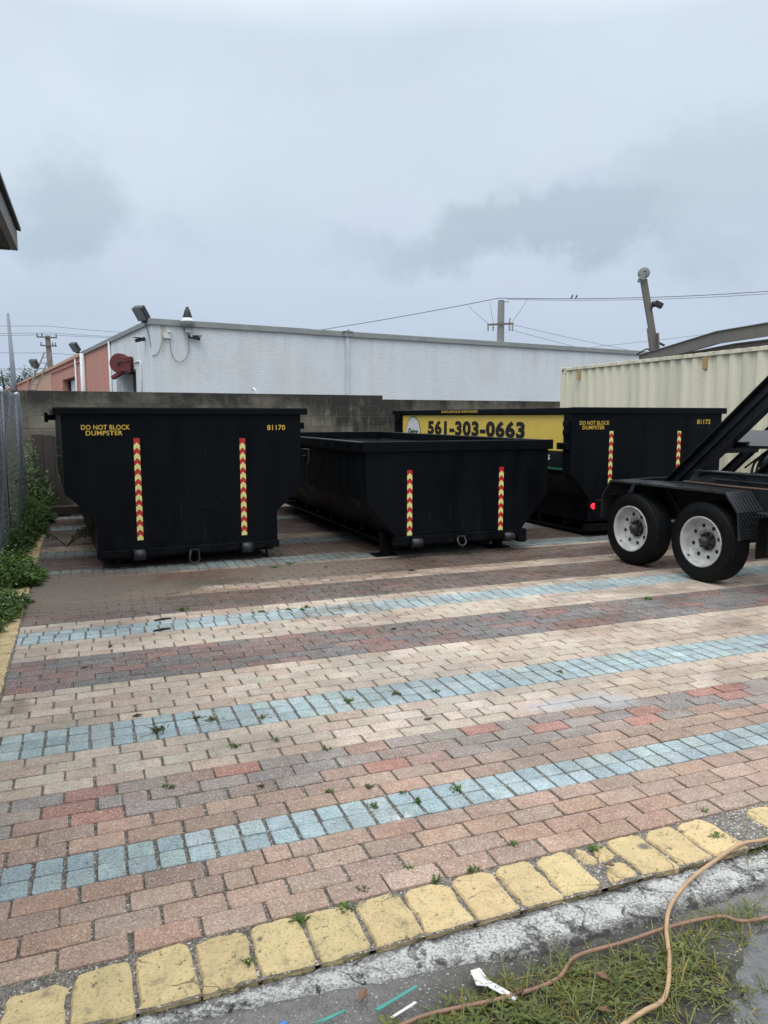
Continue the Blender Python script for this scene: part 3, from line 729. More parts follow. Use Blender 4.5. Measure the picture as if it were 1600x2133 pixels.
def dumpster(label, loc, yaw, Wd, L, H, rim_h, rim_o, prof, zrail, rails, tapes, rollers, ring, legs, latch_side, right_latch=True):
    """prof: (inset, z) down the left side of the end panel; rear panel faces the camera at y=0"""
    t = thing('dumpster', label, 'dumpster', (loc[0], loc[1], 0), math.radians(yaw), 'black roll-off dumpsters')
    left = [(i, z) for i, z in prof]; right = [(Wd - i, z) for i, z in prof]
    yf = .035                                   # face of the end panel, recessed behind the rim
    ring_o = left + right[::-1]
    # outer shell with open top: side and floor plates of real thickness
    sh = MB(); th = .03
    inner = [(i + th, z + (th if n_ == len(left) - 1 else 0)) for n_, (i, z) in enumerate(left)]
    innr = [(Wd - i, z) for i, z in inner]
    U = left + right[::-1] + innr + inner[::-1]
    sh.sweep(U, yf, L - yf, caps=False)
    ish = orient(sh.build('body', 'black', t))
    for yy, nm in ((yf, 'end_panel'), (L - yf - .03, 'door')):
        e = MB(); e.sweep(ring_o, yy - .001, yy + .031); orient(e.build(nm, 'black', t, bevel=.003))
    # inside lining, its lighter colour stands for the wet sheen
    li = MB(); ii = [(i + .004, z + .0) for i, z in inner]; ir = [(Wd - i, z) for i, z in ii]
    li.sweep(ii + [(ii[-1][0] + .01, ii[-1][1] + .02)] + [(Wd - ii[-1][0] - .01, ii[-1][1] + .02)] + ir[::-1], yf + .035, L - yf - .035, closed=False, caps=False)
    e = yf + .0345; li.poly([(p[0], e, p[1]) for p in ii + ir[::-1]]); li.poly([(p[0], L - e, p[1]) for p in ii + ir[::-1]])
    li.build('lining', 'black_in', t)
    # top rim of box section
    r = MB(); z0, z1 = H - rim_h, H; rw = .10
    r.bb(0, Wd, 0, rw, z0, z1); r.bb(0, Wd, L - rw, L, z0, z1)
    r.bb(0, rw, rw, L - rw, z0, z1 - .001); r.bb(Wd - rw, Wd, rw, L - rw, z0, z1 - .001)
    ro = r.build('rim', 'black', t, bevel=.008)
    cp = MB(); cp.bb(.004, Wd - .004, .004, .03, z1, z1 + .003); cp.build('rim_edge', 'black_edge', t)
    io = prof[0][0]
    # rear cross rail, long rails under the floor
    ri = prof[-1][0]
    c = MB(); c.bb(ri - .01, Wd - ri + .01, .0, .12, zrail[0], zrail[1]); c.build('cross_rail', 'black', t, bevel=.006)
    u = MB()
    for xx in rails:
        u.bb(xx - .05, xx + .05, .30, L - .1, .03, prof[-1][1] - .002)
    for y in np.arange(.5, L - .3, .6): u.bb(ri + .02, Wd - ri - .02, y, y + .07, zrail[0] + .02, prof[-1][1] - .004)
    u.build('underframe', 'black', t)
    u = MB(); u.bb(ri + .02, Wd - ri - .02, .15, L - .12, zrail[0] - .045, zrail[0] - .01); u.build('shade_plate', 'black', t)  # added plate that blocks light, to deepen the shade under the floor
    for tp in tapes: chevron_tape(t, *tp, y=yf - .004)
    for (x, z, w, rr) in rollers:
        q = MB(); q.cyl((x - w / 2, .02, z), (x + w / 2, .02, z), rr, 24, 'steel'); q.cyl((x - w / 2 - .02, .02, z), (x + w / 2 + .02, .02, z), rr * .35, 12, 'steel')
        q.box((x - w / 2 - .012, .03, z + .015), (.014, .10, .10), 'black'); q.box((x + w / 2 + .012, .03, z + .015), (.014, .10, .10), 'black')
        q.build('roller', None, t)
        wq = MB()
        xx = x
        wq.cyl((xx - .04, .55, .085), (xx + .04, .55, .085), .085, 20); wq.build('wheel', 'steel', t)
    x, z, rw_, rh_, tilt = ring
    q = MB(); pts = []
    for i in range(25):
        a = math.pi * (i / 24); pts.append((x - rw_ / 2 * math.cos(a) * -1 if False else x + rw_ / 2 * math.cos(math.pi + a), -.02 - tilt * (.5 + .5 * math.sin(a)), z - rh_ + rw_ / 2 - rw_ / 2 * math.sin(a)))
    pts = [(x - rw_ / 2 * .8, -.02, z)] + pts + [(x + rw_ / 2 * .8, -.02, z), (x - rw_ / 2 * .8, -.02, z)]
    q.tube(pts, .011, 10, 'steel'); q.box((x, -.012, z + .005), (rw_ + .05, .035, .05), 'black'); q.build('lifting_ring', None, t)
    for lg in legs:
        q = MB()
        if lg[0] == 'foot':
            _, x, y = lg; q.bb(x - .045, x + .045, y - .045, y + .045, .014, prof[-1][1] + .02); q.bb(x - .14, x + .12, y - .10, y + .10, 0, .014)
        else:
            _, x, s_ = lg; q.beam((x, .1, .19), (x + s_ * .11, .09, .12), .03, .018); q.beam((x + s_ * .11, .09, .125), (x + s_ * .115, .09, 0.005), .03, .018)
        q.build('leg', 'black', t)
    return t, io, yf

P1 = [(.072, 1.60), (.072, .785), (.353, .515), (.353, .20)]
d1, io, yf = dumpster('tall black dumpster numbered 81170 next to the chain-link fence, in front of the block wall', (-3.17, 7.3), 24, 2.556, 4.5, 1.628, .068, 0, P1,
    (.125, .202), (.9, 1.65), [(.762, .288, 1.326), (1.836, .272, 1.313)], [(.745, .142, .115, .06), (1.857, .142, .115, .06)],
    (1.292, .165, .10, .15, .0), [('bent', .66, -1), ('bent', 1.98, 1)], 'd1')
lettering('lettering', 'DO NOT BLOCK', 'yellow_letter', d1, (.250, yf - .004, 1.412), (1, 0, 0), (0, 0, 1), .453, .048, .014, 1.05)
lettering('lettering', 'DUMPSTER', 'yellow_letter', d1, (.290, yf - .004, 1.357), (1, 0, 0), (0, 0, 1), .342, .046, .014, 1.05)
lettering('number', '81170', 'yellow_letter', d1, (2.110, yf - .004, 1.396), (1, 0, 0), (0, 0, 1), .198, .056, .014, 1.05)
for (x, y, z, a, b_, c_) in ((2.53, .22, 1.44, .09, .08, .07), (2.53, .20, 1.30, .05, .05, .02), (2.57, .20, 1.10, .05, .05, .02)):
    q = MB(); q.box((x, y, z), (a, b_, c_)); q.build('latch', 'black', d1, bevel=.004)
q = MB(); q.tube([(2.50, .15, 1.18), (2.60, .12, 1.18), (2.60, .12, 1.04), (2.57, .12, 1.00)], .008, 8); q.build('hook', 'steel', d1)
for z in (1.24, 1.16):
    q = MB(); q.bb(-.005, .06, .03, .045, z, z + .012); q.build('strap', 'steel', d1)
q = MB(); q.box((.02, 3.9, 1.53), (.10, .10, .08)); q.box((-.05, 3.9, 1.53), (.05, .14, .14)); q.build('latch', 'black', d1, bevel=.004)
# thin scratches on the end panel
for (x0, z0, x1, z1) in ((1.22, .64, 1.26, .77), (1.24, .62, 1.27, .68), (1.36, .60, 1.55, .63), (1.55, .63, 1.66, .76), (1.38, .55, 1.38, .66), (1.45, .60, 1.47, .68), (1.31, .60, 1.37, .66), (1.42, 1.02, 1.42, 1.30), (1.44, 1.08, 1.45, 1.24), (2.28, .60, 2.28, 1.18)):
    q = MB(); q.beam((x0, yf - .0015, z0), (x1, yf - .0015, z1), .0018, .0010); q.build('scratch', 'black_edge', d1)

P2 = [(.048, 1.25), (.048, .640), (.392, .248)]
d2, io, yf = dumpster('low black dumpster without lettering in the middle, standing on foot plates', (-.227, 7.95), 22.2, 2.378, 5.3, 1.275, .11, 0, P2,
    (.150, .246), (.75, 1.63), [(.560, .250, .965), (1.705, .246, .972)], [(.635, .168, .13, .055), (1.80, .168, .13, .055)],
    (1.165, .215, .10, .10, .05), [('foot', .38, .31), ('foot', 1.83, .31)], 'd2')
q = MB(); q.bb(1.93, 2.03, -.015, .11, .095, .25); q.build('end_bracket', 'black', d2, bevel=.01)
P3 = [(.055, 1.63), (.055, .785), (.30, .515), (.30, .20)]
d3, io, yf = dumpster('tall black dumpster numbered 81172 with a yellow phone banner on its side, behind the trailer', (2.35, 9.5), 23, 2.575, 5.6, 1.655, .078, 0, P3,
    (.08, .165), (.9, 1.65), [(.635, .60, 1.356), (1.768, .60, 1.348)], [(.745, .142, .115, .06), (1.857, .142, .115, .06)],
    (1.292, .165, .10, .13, .0), [], 'd3')
lettering('lettering', 'DO NOT BLOCK', 'yellow_letter', d3, (.131, yf - .004, 1.437), (1, 0, 0), (0, 0, 1), .465, .050, .014, 1.05)
lettering('lettering', 'DUMPSTER', 'yellow_letter', d3, (.176, yf - .004, 1.379), (1, 0, 0), (0, 0, 1), .345, .048, .014, 1.05)
lettering('number', '81172', 'yellow_letter', d3, (2.070, yf - .004, 1.440), (1, 0, 0), (0, 0, 1), .238, .062, .014, 1.05)
# side banner (faces left): right = -y, up = z
xs = .044
bn = MB(); bn.bb(xs, .054, .20, 5.21, 1.10, 1.562, 'banner_yellow'); bn.bb(xs + .001, .054, .20, 5.21, .845, 1.099, 'banner_black'); bn.bb(xs - .001, .05, .205, 5.2, .857, .882, 'green')
bo = bn.build('banner', None, d3)
lettering('phone_number', '561-303-0663', 'black_letter', d3, (xs - .002, 4.15, 1.234), (0, -1, 0), (0, 0, 1), 3.03, .242, .052, 1.12)
lettering('lettering', 'S', 'white_letter', d3, (xs - .002, .60, .975), (0, -1, 0), (0, 0, 1), .085, .065, .03)
lettering('rim_lettering', 'DO NOT FILL ABOVE THIS LINE - NO DIRT OR CONCRETE', 'yellow_letter', d3, (-.002, 3.55, 1.600), (0, -1, 0), (0, 0, 1), 1.20, .036, .02)
q = MB()
for r_, dx, mm in ((.285, 0, 'dkgreen'), (.268, .0015, 'logo_white')):
    q.poly([(xs - .002 - dx, 4.75 - r_ * 1.08 * math.cos(a), 1.262 + r_ * math.sin(a)) for a in [2 * math.pi * i / 40 for i in range(40)]][::1], mm)
q.build('logo', None, d3)
lettering('logo_lettering', 'Gator', 'dkgreen', d3, (xs - .005, 4.96, 1.215), (0, -1, 0), (0, 0, 1), .42, .115, .05)
# corner posts with hinges and latches on the banner side
for y0, y1 in ((.03, .185), (5.23, 5.5)):
    q = MB(); q.bb(-.0, .055, y0, y1, .80, 1.575); q.build('corner_post', 'black', d3, bevel=.004)
for y, z in ((.10, 1.45), (.14, 1.17), (.10, 1.34), (5.35, 1.45)):
    q = MB(); q.box((-.030 if z < 1.2 else -.01, y, z), (.06, .20 if z < 1.2 else .10, .085 if z < 1.2 else .07)); q.build('latch', 'black', d3, bevel=.005)
for z_, h_ in ((1.38, .12), (.98, .30)):
    q = MB(); q.box((2.54, .12, z_), (.06, .08, h_)); q.build('latch', 'black', d3, bevel=.004)

# ------------------------------------------------------------------ tandem axle roll-off trailer
TR = thing('trailer', 'black tandem axle roll-off trailer with white wheels and a raised ramp, at the right edge', 'trailer', (2.98, 6.92, 0), math.radians(-64.9))
def wheel(x):
    rt = .38
    prof = [(.012, .235), (.004, .262), (.0, .29), (.004, .335), (.020, .362), (.034, .3735)]
    mats = []
    w = .235
    tread = []
    for i, y in enumerate(np.linspace(.034, w - .034, 11)):
        tread += [(y - .0065, .3795 if 0 < i < 10 else .377), (y + .0015, .3795 if 0 < i < 10 else .377), (y + .0025, .370), (y + .0065, .370)]
    prof = prof + tread[:-2] + [(w - .02, .362), (w - .004, .335), (w, .29), (w - .01, .235)]
    q = MB(); q.lathe((x, 0, rt), (0, 1, 0), prof, 56, 'rubber')
    for rr_ in (.262, .302, .345): q.tube([(x + rr_ * math.cos(a), .002 + abs(rr_ - .302) * .12, rt + rr_ * math.sin(a)) for a in [2 * math.pi * i / 48 for i in range(49)]], .003, 6, 'rubber')
    wh = q.build('wheel', None, TR)
    # dished rim
    q = MB(); q.lathe((x, 0, rt), (0, 1, 0), [(.014, .238), (.0, .240), (-.002, .232), (.008, .222), (.026, .214), (.045, .208), (.066, .200), (.078, .186), (.081, .17), (.081, .125), (.090, .112), (.104, .104), (.106, .0)], 48, 'rim')
    # fine ring where the rim meets the tyre, hand holes
    o = q.build('rim', None, wh)
    for i in range(8):
        h_ = MB(); a = 2 * math.pi * (i + .3) / 8; cx, cz = x + .150 * math.cos(a), rt + .150 * math.sin(a)
        h_.cyl((cx, .0795, cz), (cx, .0835, cz), .019, 18); h_.build('hand_hole', 'hole', wh)
    h_ = MB(); h_.lathe((x, 0, rt), (0, 1, 0), [(.022, 0), (.022, .026), (.030, .032), (.034, .042), (.044, .047), (.09, .051), (.102, .058), (.105, .10)], 20, 'hub')
    for i in range(8):
        a = 2 * math.pi * i / 8; cx, cz = x + .073 * math.cos(a), rt + .073 * math.sin(a)
        h_.cyl((cx, .070, cz), (cx, .106, cz), .0135, 6)
    h_.build('hub', 'hub', wh)
    q = MB(); q.cyl((x - .15, .035, rt - .155), (x - .135, .0, rt - .14), .006, 8); q.build('valve', 'rubber', wh)
wheel(-.07); wheel(-.985)
q = MB()
for x in (-.07, -.985): q.cyl((x, .10, .38), (x, 2.3, .38), .06, 16)
q.build('axle', 'black_trailer', TR)
# wheels of the far side
for x in (-.07, -.985):
    q = MB(); q.lathe((x, 2.38, .38), (0, -1, 0), [(.0, .10), (.0, .30), (.03, .37), (.10, .38), (.20, .37), (.235, .3), (.235, .1)], 40, 'rubber'); q.build('far_wheel', None, TR)
def fender(y0, y1, lip):
    pr = [(-1.386, .47), (-1.373, .70), (-1.255, .872), (.217, .874), (.363, .706), (.389, .465)]
    inn = [(-1.378, .47), (-1.365, .697), (-1.250, .866), (.213, .868), (.356, .703), (.382, .465)]
    q = MB(); q.sweep(pr + inn[::-1], y0, y1, caps=True); orient(q.build('fender', 'plate', TR, bevel=.002))
    q = MB()
    for a, b_ in zip(pr, pr[1:]): q.beam((a[0], lip, a[1] - .008), (b_[0], lip, b_[1] - .008), .012, .020, up=(0, 1, 0) if a[0] == b_[0] else (0, 0, 1))
    q.build('fender_edge', 'black_edge', TR)
fender(-.035, .295, -.035); fender(2.1, 2.42, 2.42)
q = MB(); q.sweep([(-1.33, .55), (-1.23, .862), (.20, .862), (.34, .68), (.34, .42), (.1, .52), (-.5, .50), (-1.1, .52)], .296, .31); q.build('inner_panel', 'black_trailer', TR)
q = MB(); q.beam((-.80, .285, .85), (-.48, .285, .48), .012, .05, up=(0, 1, 0)); q.build('brace', 'black_edge', TR)
# main chassis rails
for nm, y in (('chassis_rail', .40), ('chassis_rail', 1.95)):
    q = MB()
    q.sweep([(-1.5, .62), (-1.5, .84), (-.62, .885), (-.515, 1.005), (4.2, 1.005), (4.2, .62)], y, y + .012)
    q.bb(-.50, 4.2, y - .05, y + .06, 1.005, 1.017); q.bb(-1.5, 4.2, y - .05, y + .06, .608, .62)
    q.bb(-.3, 4.2, y - .035, y, .935, .947)
    q.build(nm, 'sky_lit_steel', TR, bevel=.002)
q = MB()
for x in (-1.45, -.55, .3, 1.3, 2.4, 3.5): q.bb(x, x + .1, .41, 1.95, .66, .86)
q.build('cross_member', 'black_trailer', TR)
q = MB(); q.tube([(-.62, .345, .892), (.0, .34, .888), (.6, .34, .892), (1.5, .34, .90), (3.8, .34, .91)], .011, 10); q.build('rusty_rod', 'rust', TR)
# tilted hoist rails
ang = math.radians(41.4); dx, dz = math.cos(ang), math.sin(ang)
def hoist(y, x0, z0, L, nm='hoist_rail', far=False):
    """upper face starts at (x0,z0)"""
    q = MB(); nx, nz_ = dz, -dx        # downward normal
    def Pq(s, t): return (x0 + dx * s + nx * t, z0 + dz * s + nz_ * t)
    for (t0, t1, ya, yb) in ((0, .014, y, y + .07), (.014, .075, y + .02, y + .04), (.075, .09, y, y + .07)) if far else ((0, .016, y - .01, y + .105), (.016, .095, y + .035, y + .055), (.095, .118, y - .005, y + .10), (.118, .195, y + .018, y + .08), (.195, .215, y + .0, y + .095)):
        a, b_, c_, d_ = Pq(-.05, t0), Pq(L, t0), Pq(L, t1), Pq(-.05, t1)
        q.sweep([a, b_, c_, d_], ya, yb)
    return orient(q.build(nm, 'black_trailer', TR, bevel=.002))
hoist(.42, -.957, .872, 4.6); hoist(1.12, -.957, .872, 4.6, far=True)
q = MB(); s_ = .79
for s0, s1 in ((.62, 1.02), (2.6, 3.0)):
    x0, z0 = -.957 + dx * s0 + .10 * dz, .872 + dz * s0 - .10 * dx
    q = MB(); q.bb(x0, x0 + .34, .50, 1.14, z0 + .08, z0 + .095); q.sweep([(x0 + .0, z0 - .03), (x0 + .0, z0 + .08), (x0 + .012, z0 + .08), (x0 + .012, z0 - .03)], .5, 1.14); q.build('hoist_cross_plate', 'black_trailer', TR)
q = MB(); a = q.verts([(-.52, .56, 1.262), (1.3, .56, 1.285), (1.3, .76, 1.43), (-.50, .76, 1.405)]); b_ = q.verts([(-.52, .575, 1.25), (1.3, .575, 1.273), (1.3, .775, 1.418), (-.50, .775, 1.393)]); q.face((a, a + 1, a + 2, a + 3)); q.face((b_ + 3, b_ + 2, b_ + 1, b_)); [q.face((a + j, b_ + j, b_ + (j + 1) % 4, a + (j + 1) % 4)) for j in range(4)]; q.build('side_plate', 'sky_lit_steel', TR)
q = MB(); q.beam((-.52, .56, 1.245), (1.3, .56, 1.268), .05, .02); q.build('side_flange', 'black_trailer', TR)
q = MB(); q.cyl((-.25, .78, .86), (.55, .78, 1.46), .055, 20, 'black_trailer'); q.cyl((.5, .78, 1.42), (1.5, .78, 2.19), .035, 16, 'steel'); q.build('hydraulic_cylinder', None, TR)
q = MB(); q.lathe((-.45, 1.62, 1.0), (0, 0, 1), [(0, .27), (.10, .27), (.15, .24), (.185, .16), (.195, 0)], 28); q.build('tank', 'black_trailer', TR)
q = MB(); q.lathe((-.25, 1.30, 1.16), (0, 0, 1), [(0, .035), (.03, .05), (.08, .05), (.11, .02), (.11, 0)], 16); q.build('work_lamp', 'clear_lamp', TR)
def hosepipe(pts, r=.009, n='hydraulic_hose', mm='rubber'):
    # smooth through points
    P_ = [V(*p) for p in pts]; out = []
    for i in range(len(P_) - 1):
        p0, p1, p2, p3 = P_[max(i - 1, 0)], P_[i], P_[i + 1], P_[min(i + 2, len(P_) - 1)]
        for t in np.linspace(0, 1, 8, endpoint=False):
            out.append(.5 * ((2 * p1) + (p2 - p0) * t + (2 * p0 - 5 * p1 + 4 * p2 - p3) * t * t + (-p0 + 3 * p1 - 3 * p2 + p3) * t ** 3))
    out.append(P_[-1]); return out
for pts, r in (([(-.50, .41, .94), (-.40, .38, .985), (-.15, .37, 1.0), (.02, .36, .965), (.05, .36, .89)], .009),
               ([(.05, .75, 1.25), (-.02, .62, 1.12), (.02, .52, 1.0), (.10, .40, .93)], .012), ([(.08, .76, 1.27), (.02, .63, 1.12), (.06, .53, 1.0), (.14, .40, .93)], .012),
               ([(-.45, 1.0, 1.02), (-.1, 1.0, 1.28), (.2, .95, 1.5)], .010)):
    q = MB(); q.tube(hosepipe(pts), r, 8); q.build('hydraulic_hose', 'rubber', TR)
q = MB(); q.lathe((-1.60, .07, .545), (-1, 0, 0), [(0, .034), (.035, .034), (.055, .026), (.065, .012), (.067, 0)], 16); q.build('tail_lamp', 'red_lamp', TR)
q = MB(); q.bb(-1.60, -1.38, .05, .30, .45, .62); q.build('lamp_bracket', 'black_trailer', TR, bevel=.004)
q = MB(); q.bb(.47, 1.5, .06, .33, .70, .716); q.build('step', 'plate', TR, bevel=.002)
q = MB(); q.bb(.46, .475, .08, .34, .30, .66); q.build('mud_flap', 'rubber', TR, bevel=.006)
q = MB(); q.bb(.56, 1.35, .07, .34, .34, .69); q.build('tool_box', 'black_trailer', TR, bevel=.04, seg=4)
q = MB(); q.bb(3.0, 3.12, .9, 1.02, .0, .66); q.bb(3.0 - .1, 3.22, .8, 1.12, 0, .015); q.build('landing_leg', 'black_trailer', TR)

# ------------------------------------------------------------------ concrete block wall
BW = thing('block_wall', 'long weathered grey concrete block wall with dark mildew, behind the dumpsters', 'wall', (-6.09, 12.0, 0), math.radians(27.5))
bw = MB(); rb = random.Random(5)
for c_ in range(-1, 10):
    z0 = -.075 + c_ * .2032 + 0.0
    off = (c_ % 2) * .2032 + .12
    x = -3.3 - off
    while x < 16:
        x1 = x + .4064
        top_ = z0 + .2032
        lim = 1.955 if x < 6.6 else 1.878
        if c_ == 9 and x >= 6.62: x = x1; continue
        if c_ == 9: zt = 1.955
        elif c_ == 8 and x >= 6.62: zt = 1.878
        else: zt = top_ - .008
        xx1 = min(x1, 6.84) if c_ == 9 else x1
        q = rb.uniform(.80, 1.18); bw.cur = (q, q * rb.uniform(.98, 1.02), q * rb.uniform(.95, 1.02))
        jy = rb.uniform(0, .004)
        bw.bb(x + .005, xx1 - .005, jy, .19, z0, zt)
        x = x1
bw.build('blocks', 'block', BW, bevel=.004, seg=1)
q = MB(); q.bb(-3.7, 6.82, .006, .185, -.2, 1.94); q.bb(6.82, 16.2, .006, .185, -.2, 1.865); q.build('mortar', 'mortar', BW)

# boards leaning on the wall in the left corner
q = MB(); R1 = Matrix.Rotation(math.radians(-7), 3, 'X')
bx = thing('leaning_boards', 'dark wet wooden boards leaning against the block wall at the left end', 'boards', (-6.09 + .887 * .50, 12.0 + .4617 * .50, 0), math.radians(27.5))
for i in range(3):
    q = MB(); q.box((i * .16 + .06, -.09, .625), (.155, .03, 1.27 - .03 * i), None, R1); q.build('board', 'plywood', bx, bevel=.004)
q = MB(); q.beam((-.3, -.35, .09), (1.7, -.45, .09), .16, .14)
tag(q.build('timber_beam', 'plywood', None, bevel=.01, loc=(-5.0, 12.1, 0), rot=(0, 0, math.radians(20))), 'dark timber lying on the paving at the foot of the block wall', 'timber')

# ------------------------------------------------------------------ stucco building behind the wall
BD = thing('commercial_building', 'long single storey stucco building, pale blue at the corner and pink further left', 'building', (-6.45, 21.45, 0), math.radians(31.5))
aL = math.radians(119.65 - 31.5)        # direction of the side wall in the building frame
cl_, sl_ = math.cos(aL), math.sin(aL)
def BLp(s, o=0.0, z=0.0): return (cl_ * s - sl_ * o * -1 * -1, sl_ * s + cl_ * o, z)   # o > 0 outward (towards the street side, left)
def side(s, o, z): # s metres back along the side wall, o metres outward
    return V(cl_ * s - sl_ * o, sl_ * s + cl_ * o, z)
HT = 4.22
q = MB(); q.bb(0, 26, 0, .25, 0, HT - .10); q.build('front_wall', 'stucco_blue', BD)
def sidewall(nm, s0, s1, z0, z1, m_, th=.25, o=0.0):
    q = MB(); P0 = [side(s0, o, z0), side(s1, o, z0), side(s1, o, z1), side(s0, o, z1)]; P1_ = [side(s0, o - th, z0), side(s1, o - th, z0), side(s1, o - th, z1), side(s0, o - th, z1)]
    a = q.verts(P0); b_ = q.verts(P1_)
    q.face((a, a + 1, a + 2, a + 3)); q.face((b_ + 3, b_ + 2, b_ + 1, b_))
    for j in range(4): q.face((a + j, b_ + j, b_ + (j + 1) % 4, a + (j + 1) % 4))
    return orient(q.build(nm, m_, BD))
# side wall with the hose reel doorway (s 2.3-5.6, below 3.05)
sidewall('side_wall', .0, 2.2, 0, HT - .10, 'stucco_side'); sidewall('side_wall', 2.2, 5.35, 2.98, HT - .10, 'stucco_side'); sidewall('side_wall', 5.35, 6.2, 0, HT - .10, 'stucco_side')
sidewall('doorway', 2.2, 5.35, 0, 2.98, 'glass', .04, -.55)
for a, b_ in ((2.2, 2.22), (5.33, 5.35)):
    q = MB(); P_ = [side(a, -.2, 0), side(b_, -.2, 0), side(b_, -.6, 0), side(a, -.6, 0)]
    x0 = q.verts(P_); x1 = q.verts([p + V(0, 0, 2.98) for p in P_])
    for j in range(4): q.face((x0 + j, x0 + (j + 1) % 4, x1 + (j + 1) % 4, x1 + j))
    q.build('door_reveal', 'stucco_side', BD)
for i, zz_ in enumerate((2.50, 2.72)):
    q = MB(); q.beam(side(2.7, -.45, zz_), side(4.2 - i * .6, -.45, zz_), .04, .03); q.build('door_bar', 'white_fix', BD)
sidewall('side_wall', 6.2, 12.5, 0, HT - .12, 'stucco_pink'); 
sidewall('side_wall', 12.5, 15.2, 0, HT - .12, 'stucco_pink', .25, -.02); sidewall('side_wall', 15.2, 19.5, 3.35, HT - .12, 'stucco_pink', .25, -.02)
sidewall('window', 15.2, 19.5, 0, 3.35, 'glass', .04, -.5); sidewall('window', 17.0, 19.0, 0, 3.3, 'white_fix', .04, -.35); sidewall('side_wall', 19.5, 24.5, 0, HT - .12, 'stucco_pink', .25, -.02)
sidewall('side_wall', 24.5, 37, 0, HT - .12, 'stucco_salmon', .25, -.05); sidewall('side_wall', 37, 64, 0, HT - .12, 'stucco_pink', .25, -.02)
sidewall('trim_band', 12.9, 24.0, 3.86, 3.90, 'stucco_pink', .08, .04); sidewall('pilaster', 37.0, 37.6, 0, 4.1, 'stucco_pink', .2, .12)
# parapet cornice
cr = random.Random(9)
x = -.06
while x < 26:
    x1 = min(26, x + cr.uniform(3.5, 6.5)); q = MB(); dz_ = cr.uniform(-.012, .012)
    q.bb(x, x1, -.07 - cr.uniform(0, .012), .3, HT - .15 + dz_, HT + dz_ + .02); q.build('cornice', 'cornice', BD, bevel=.012); x = x1
s0 = 0.1
while s0 < 64:
    s1 = s0 + cr.uniform(3, 6)
    q = MB(); zt = HT + cr.uniform(-.015, .015)
    P_ = [side(s0, .07, HT - .14), side(s1, .07, HT - .14), side(s1, -.3, HT - .14), side(s0, -.3, HT - .14)]
    a = q.verts(P_); b_ = q.verts([V(p.x, p.y, zt) for p in P_])
    for j in range(4): q.face((a + j, a + (j + 1) % 4, b_ + (j + 1) % 4, b_ + j))
    q.face((b_, b_ + 1, b_ + 2, b_ + 3)); q.face((a + 3, a + 2, a + 1, a)); orient(q.build('cornice', 'grey_fix' if s0 < 8 else 'stucco_salmon', BD)); s0 = s1
q = MB(); rf = [(0.1, .2, HT - .3), (26, .2, HT - .3), (26, 40, HT - .3), tuple(side(64, -.2, HT - .3))]; q.poly(rf); q.build('roof', 'cornice', BD)
# downspouts
q = MB(); q.bb(6.10, 6.22, -.09, -.002, .2, 4.08); q.build('downspout', 'pipe_white', BD, bevel=.01)
q = MB(); q.bb(6.03, 6.29, -.14, -.0, 4.06, 4.20); q.poly([(6.03, -.142, 4.20), (6.29, -.142, 4.20), (6.16, -.142, 4.29)]); q.bb(5.99, 6.33, -.16, .1, 4.20, 4.235); q.build('rain_head', 'cornice', BD, bevel=.008)
q = MB(); q.tube([side(6.1, .05, .3), side(6.1, .05, 4.12)], .045, 10); q.build('downspout', 'white_fix', BD)
q = MB(); q.tube([side(11.9, .10, .3), side(11.9, .10, 4.12)], .11, 12); q.build('downspout', 'white_fix', BD)
q = MB(); q.tube([side(14.3, .05, .3), side(14.3, .05, 4.05)], .045, 10); q.build('downspout', 'white_fix', BD)
q = MB(); q.tube([side(1.35, .03, 1.8), side(1.35, .03, 3.10), side(1.5, .03, 3.17), side(2.3, .03, 3.17)], .022, 8); q.build('conduit', 'white_fix', BD)
# fittings on the building
BM = BD.matrix_world.copy(); BM = Matrix.Translation(BD.location) @ Matrix.Rotation(BD.rotation_euler.z, 4, 'Z')
def bpt(p): return BM @ V(*p)
def floodlight(p, sz, yaw, label):
    t = thing('floodlight', label, 'light fixture', bpt(p), yaw, 'floodlights on the parapet')
    R1 = Matrix.Rotation(math.radians(38), 3, 'X') @ Matrix.Rotation(math.radians(0), 3, 'Z')
    q = MB(); q.box((0, -.12 * sz, .12 * sz), (.42 * sz, .20 * sz, .46 * sz), None, R1); q.build('housing', 'dark_fix', t, bevel=.03 * sz)
    q = MB(); q.box(V(0, -.12 * sz, .12 * sz) + R1 @ V(0, -.105 * sz, 0), (.36 * sz, .012, .40 * sz), None, R1); q.build('lens', 'grey_fix', t, bevel=.004)
    q = MB(); q.cyl((0, .0, -.08 * sz), (0, .12 * sz, -.08 * sz), .05 * sz, 10); q.box((0, .02, -.10 * sz), (.16 * sz, .14 * sz, .12 * sz)); q.build('bracket', 'dark_fix', t)
    return t
yb = math.radians(31.5)
floodlight(side(.28, .12, 4.28), .88, yb + math.radians(-58), 'big dark floodlight at the corner of the pale blue building')
floodlight(side(12.2, .25, 4.28), .85, yb + math.radians(-58), 'dark floodlight above the pink wall, beside the wide white downspout')
fl3 = floodlight(side(22.5, .9, 4.20), .95, yb + math.radians(-40), 'floodlight on the white ladder in front of the salmon wall')
q = MB(); q.tube(hosepipe([side(.20, .12, 4.1), side(.22, .04, 3.9), side(.10, .03, 3.65), side(.02, .03, 3.45)]), .010, 6)
q.v = [tuple(bpt(v)) for v in q.v]; tag(q.build('light_cable', 'wire'), 'black cable hanging below the corner floodlight', 'cable')
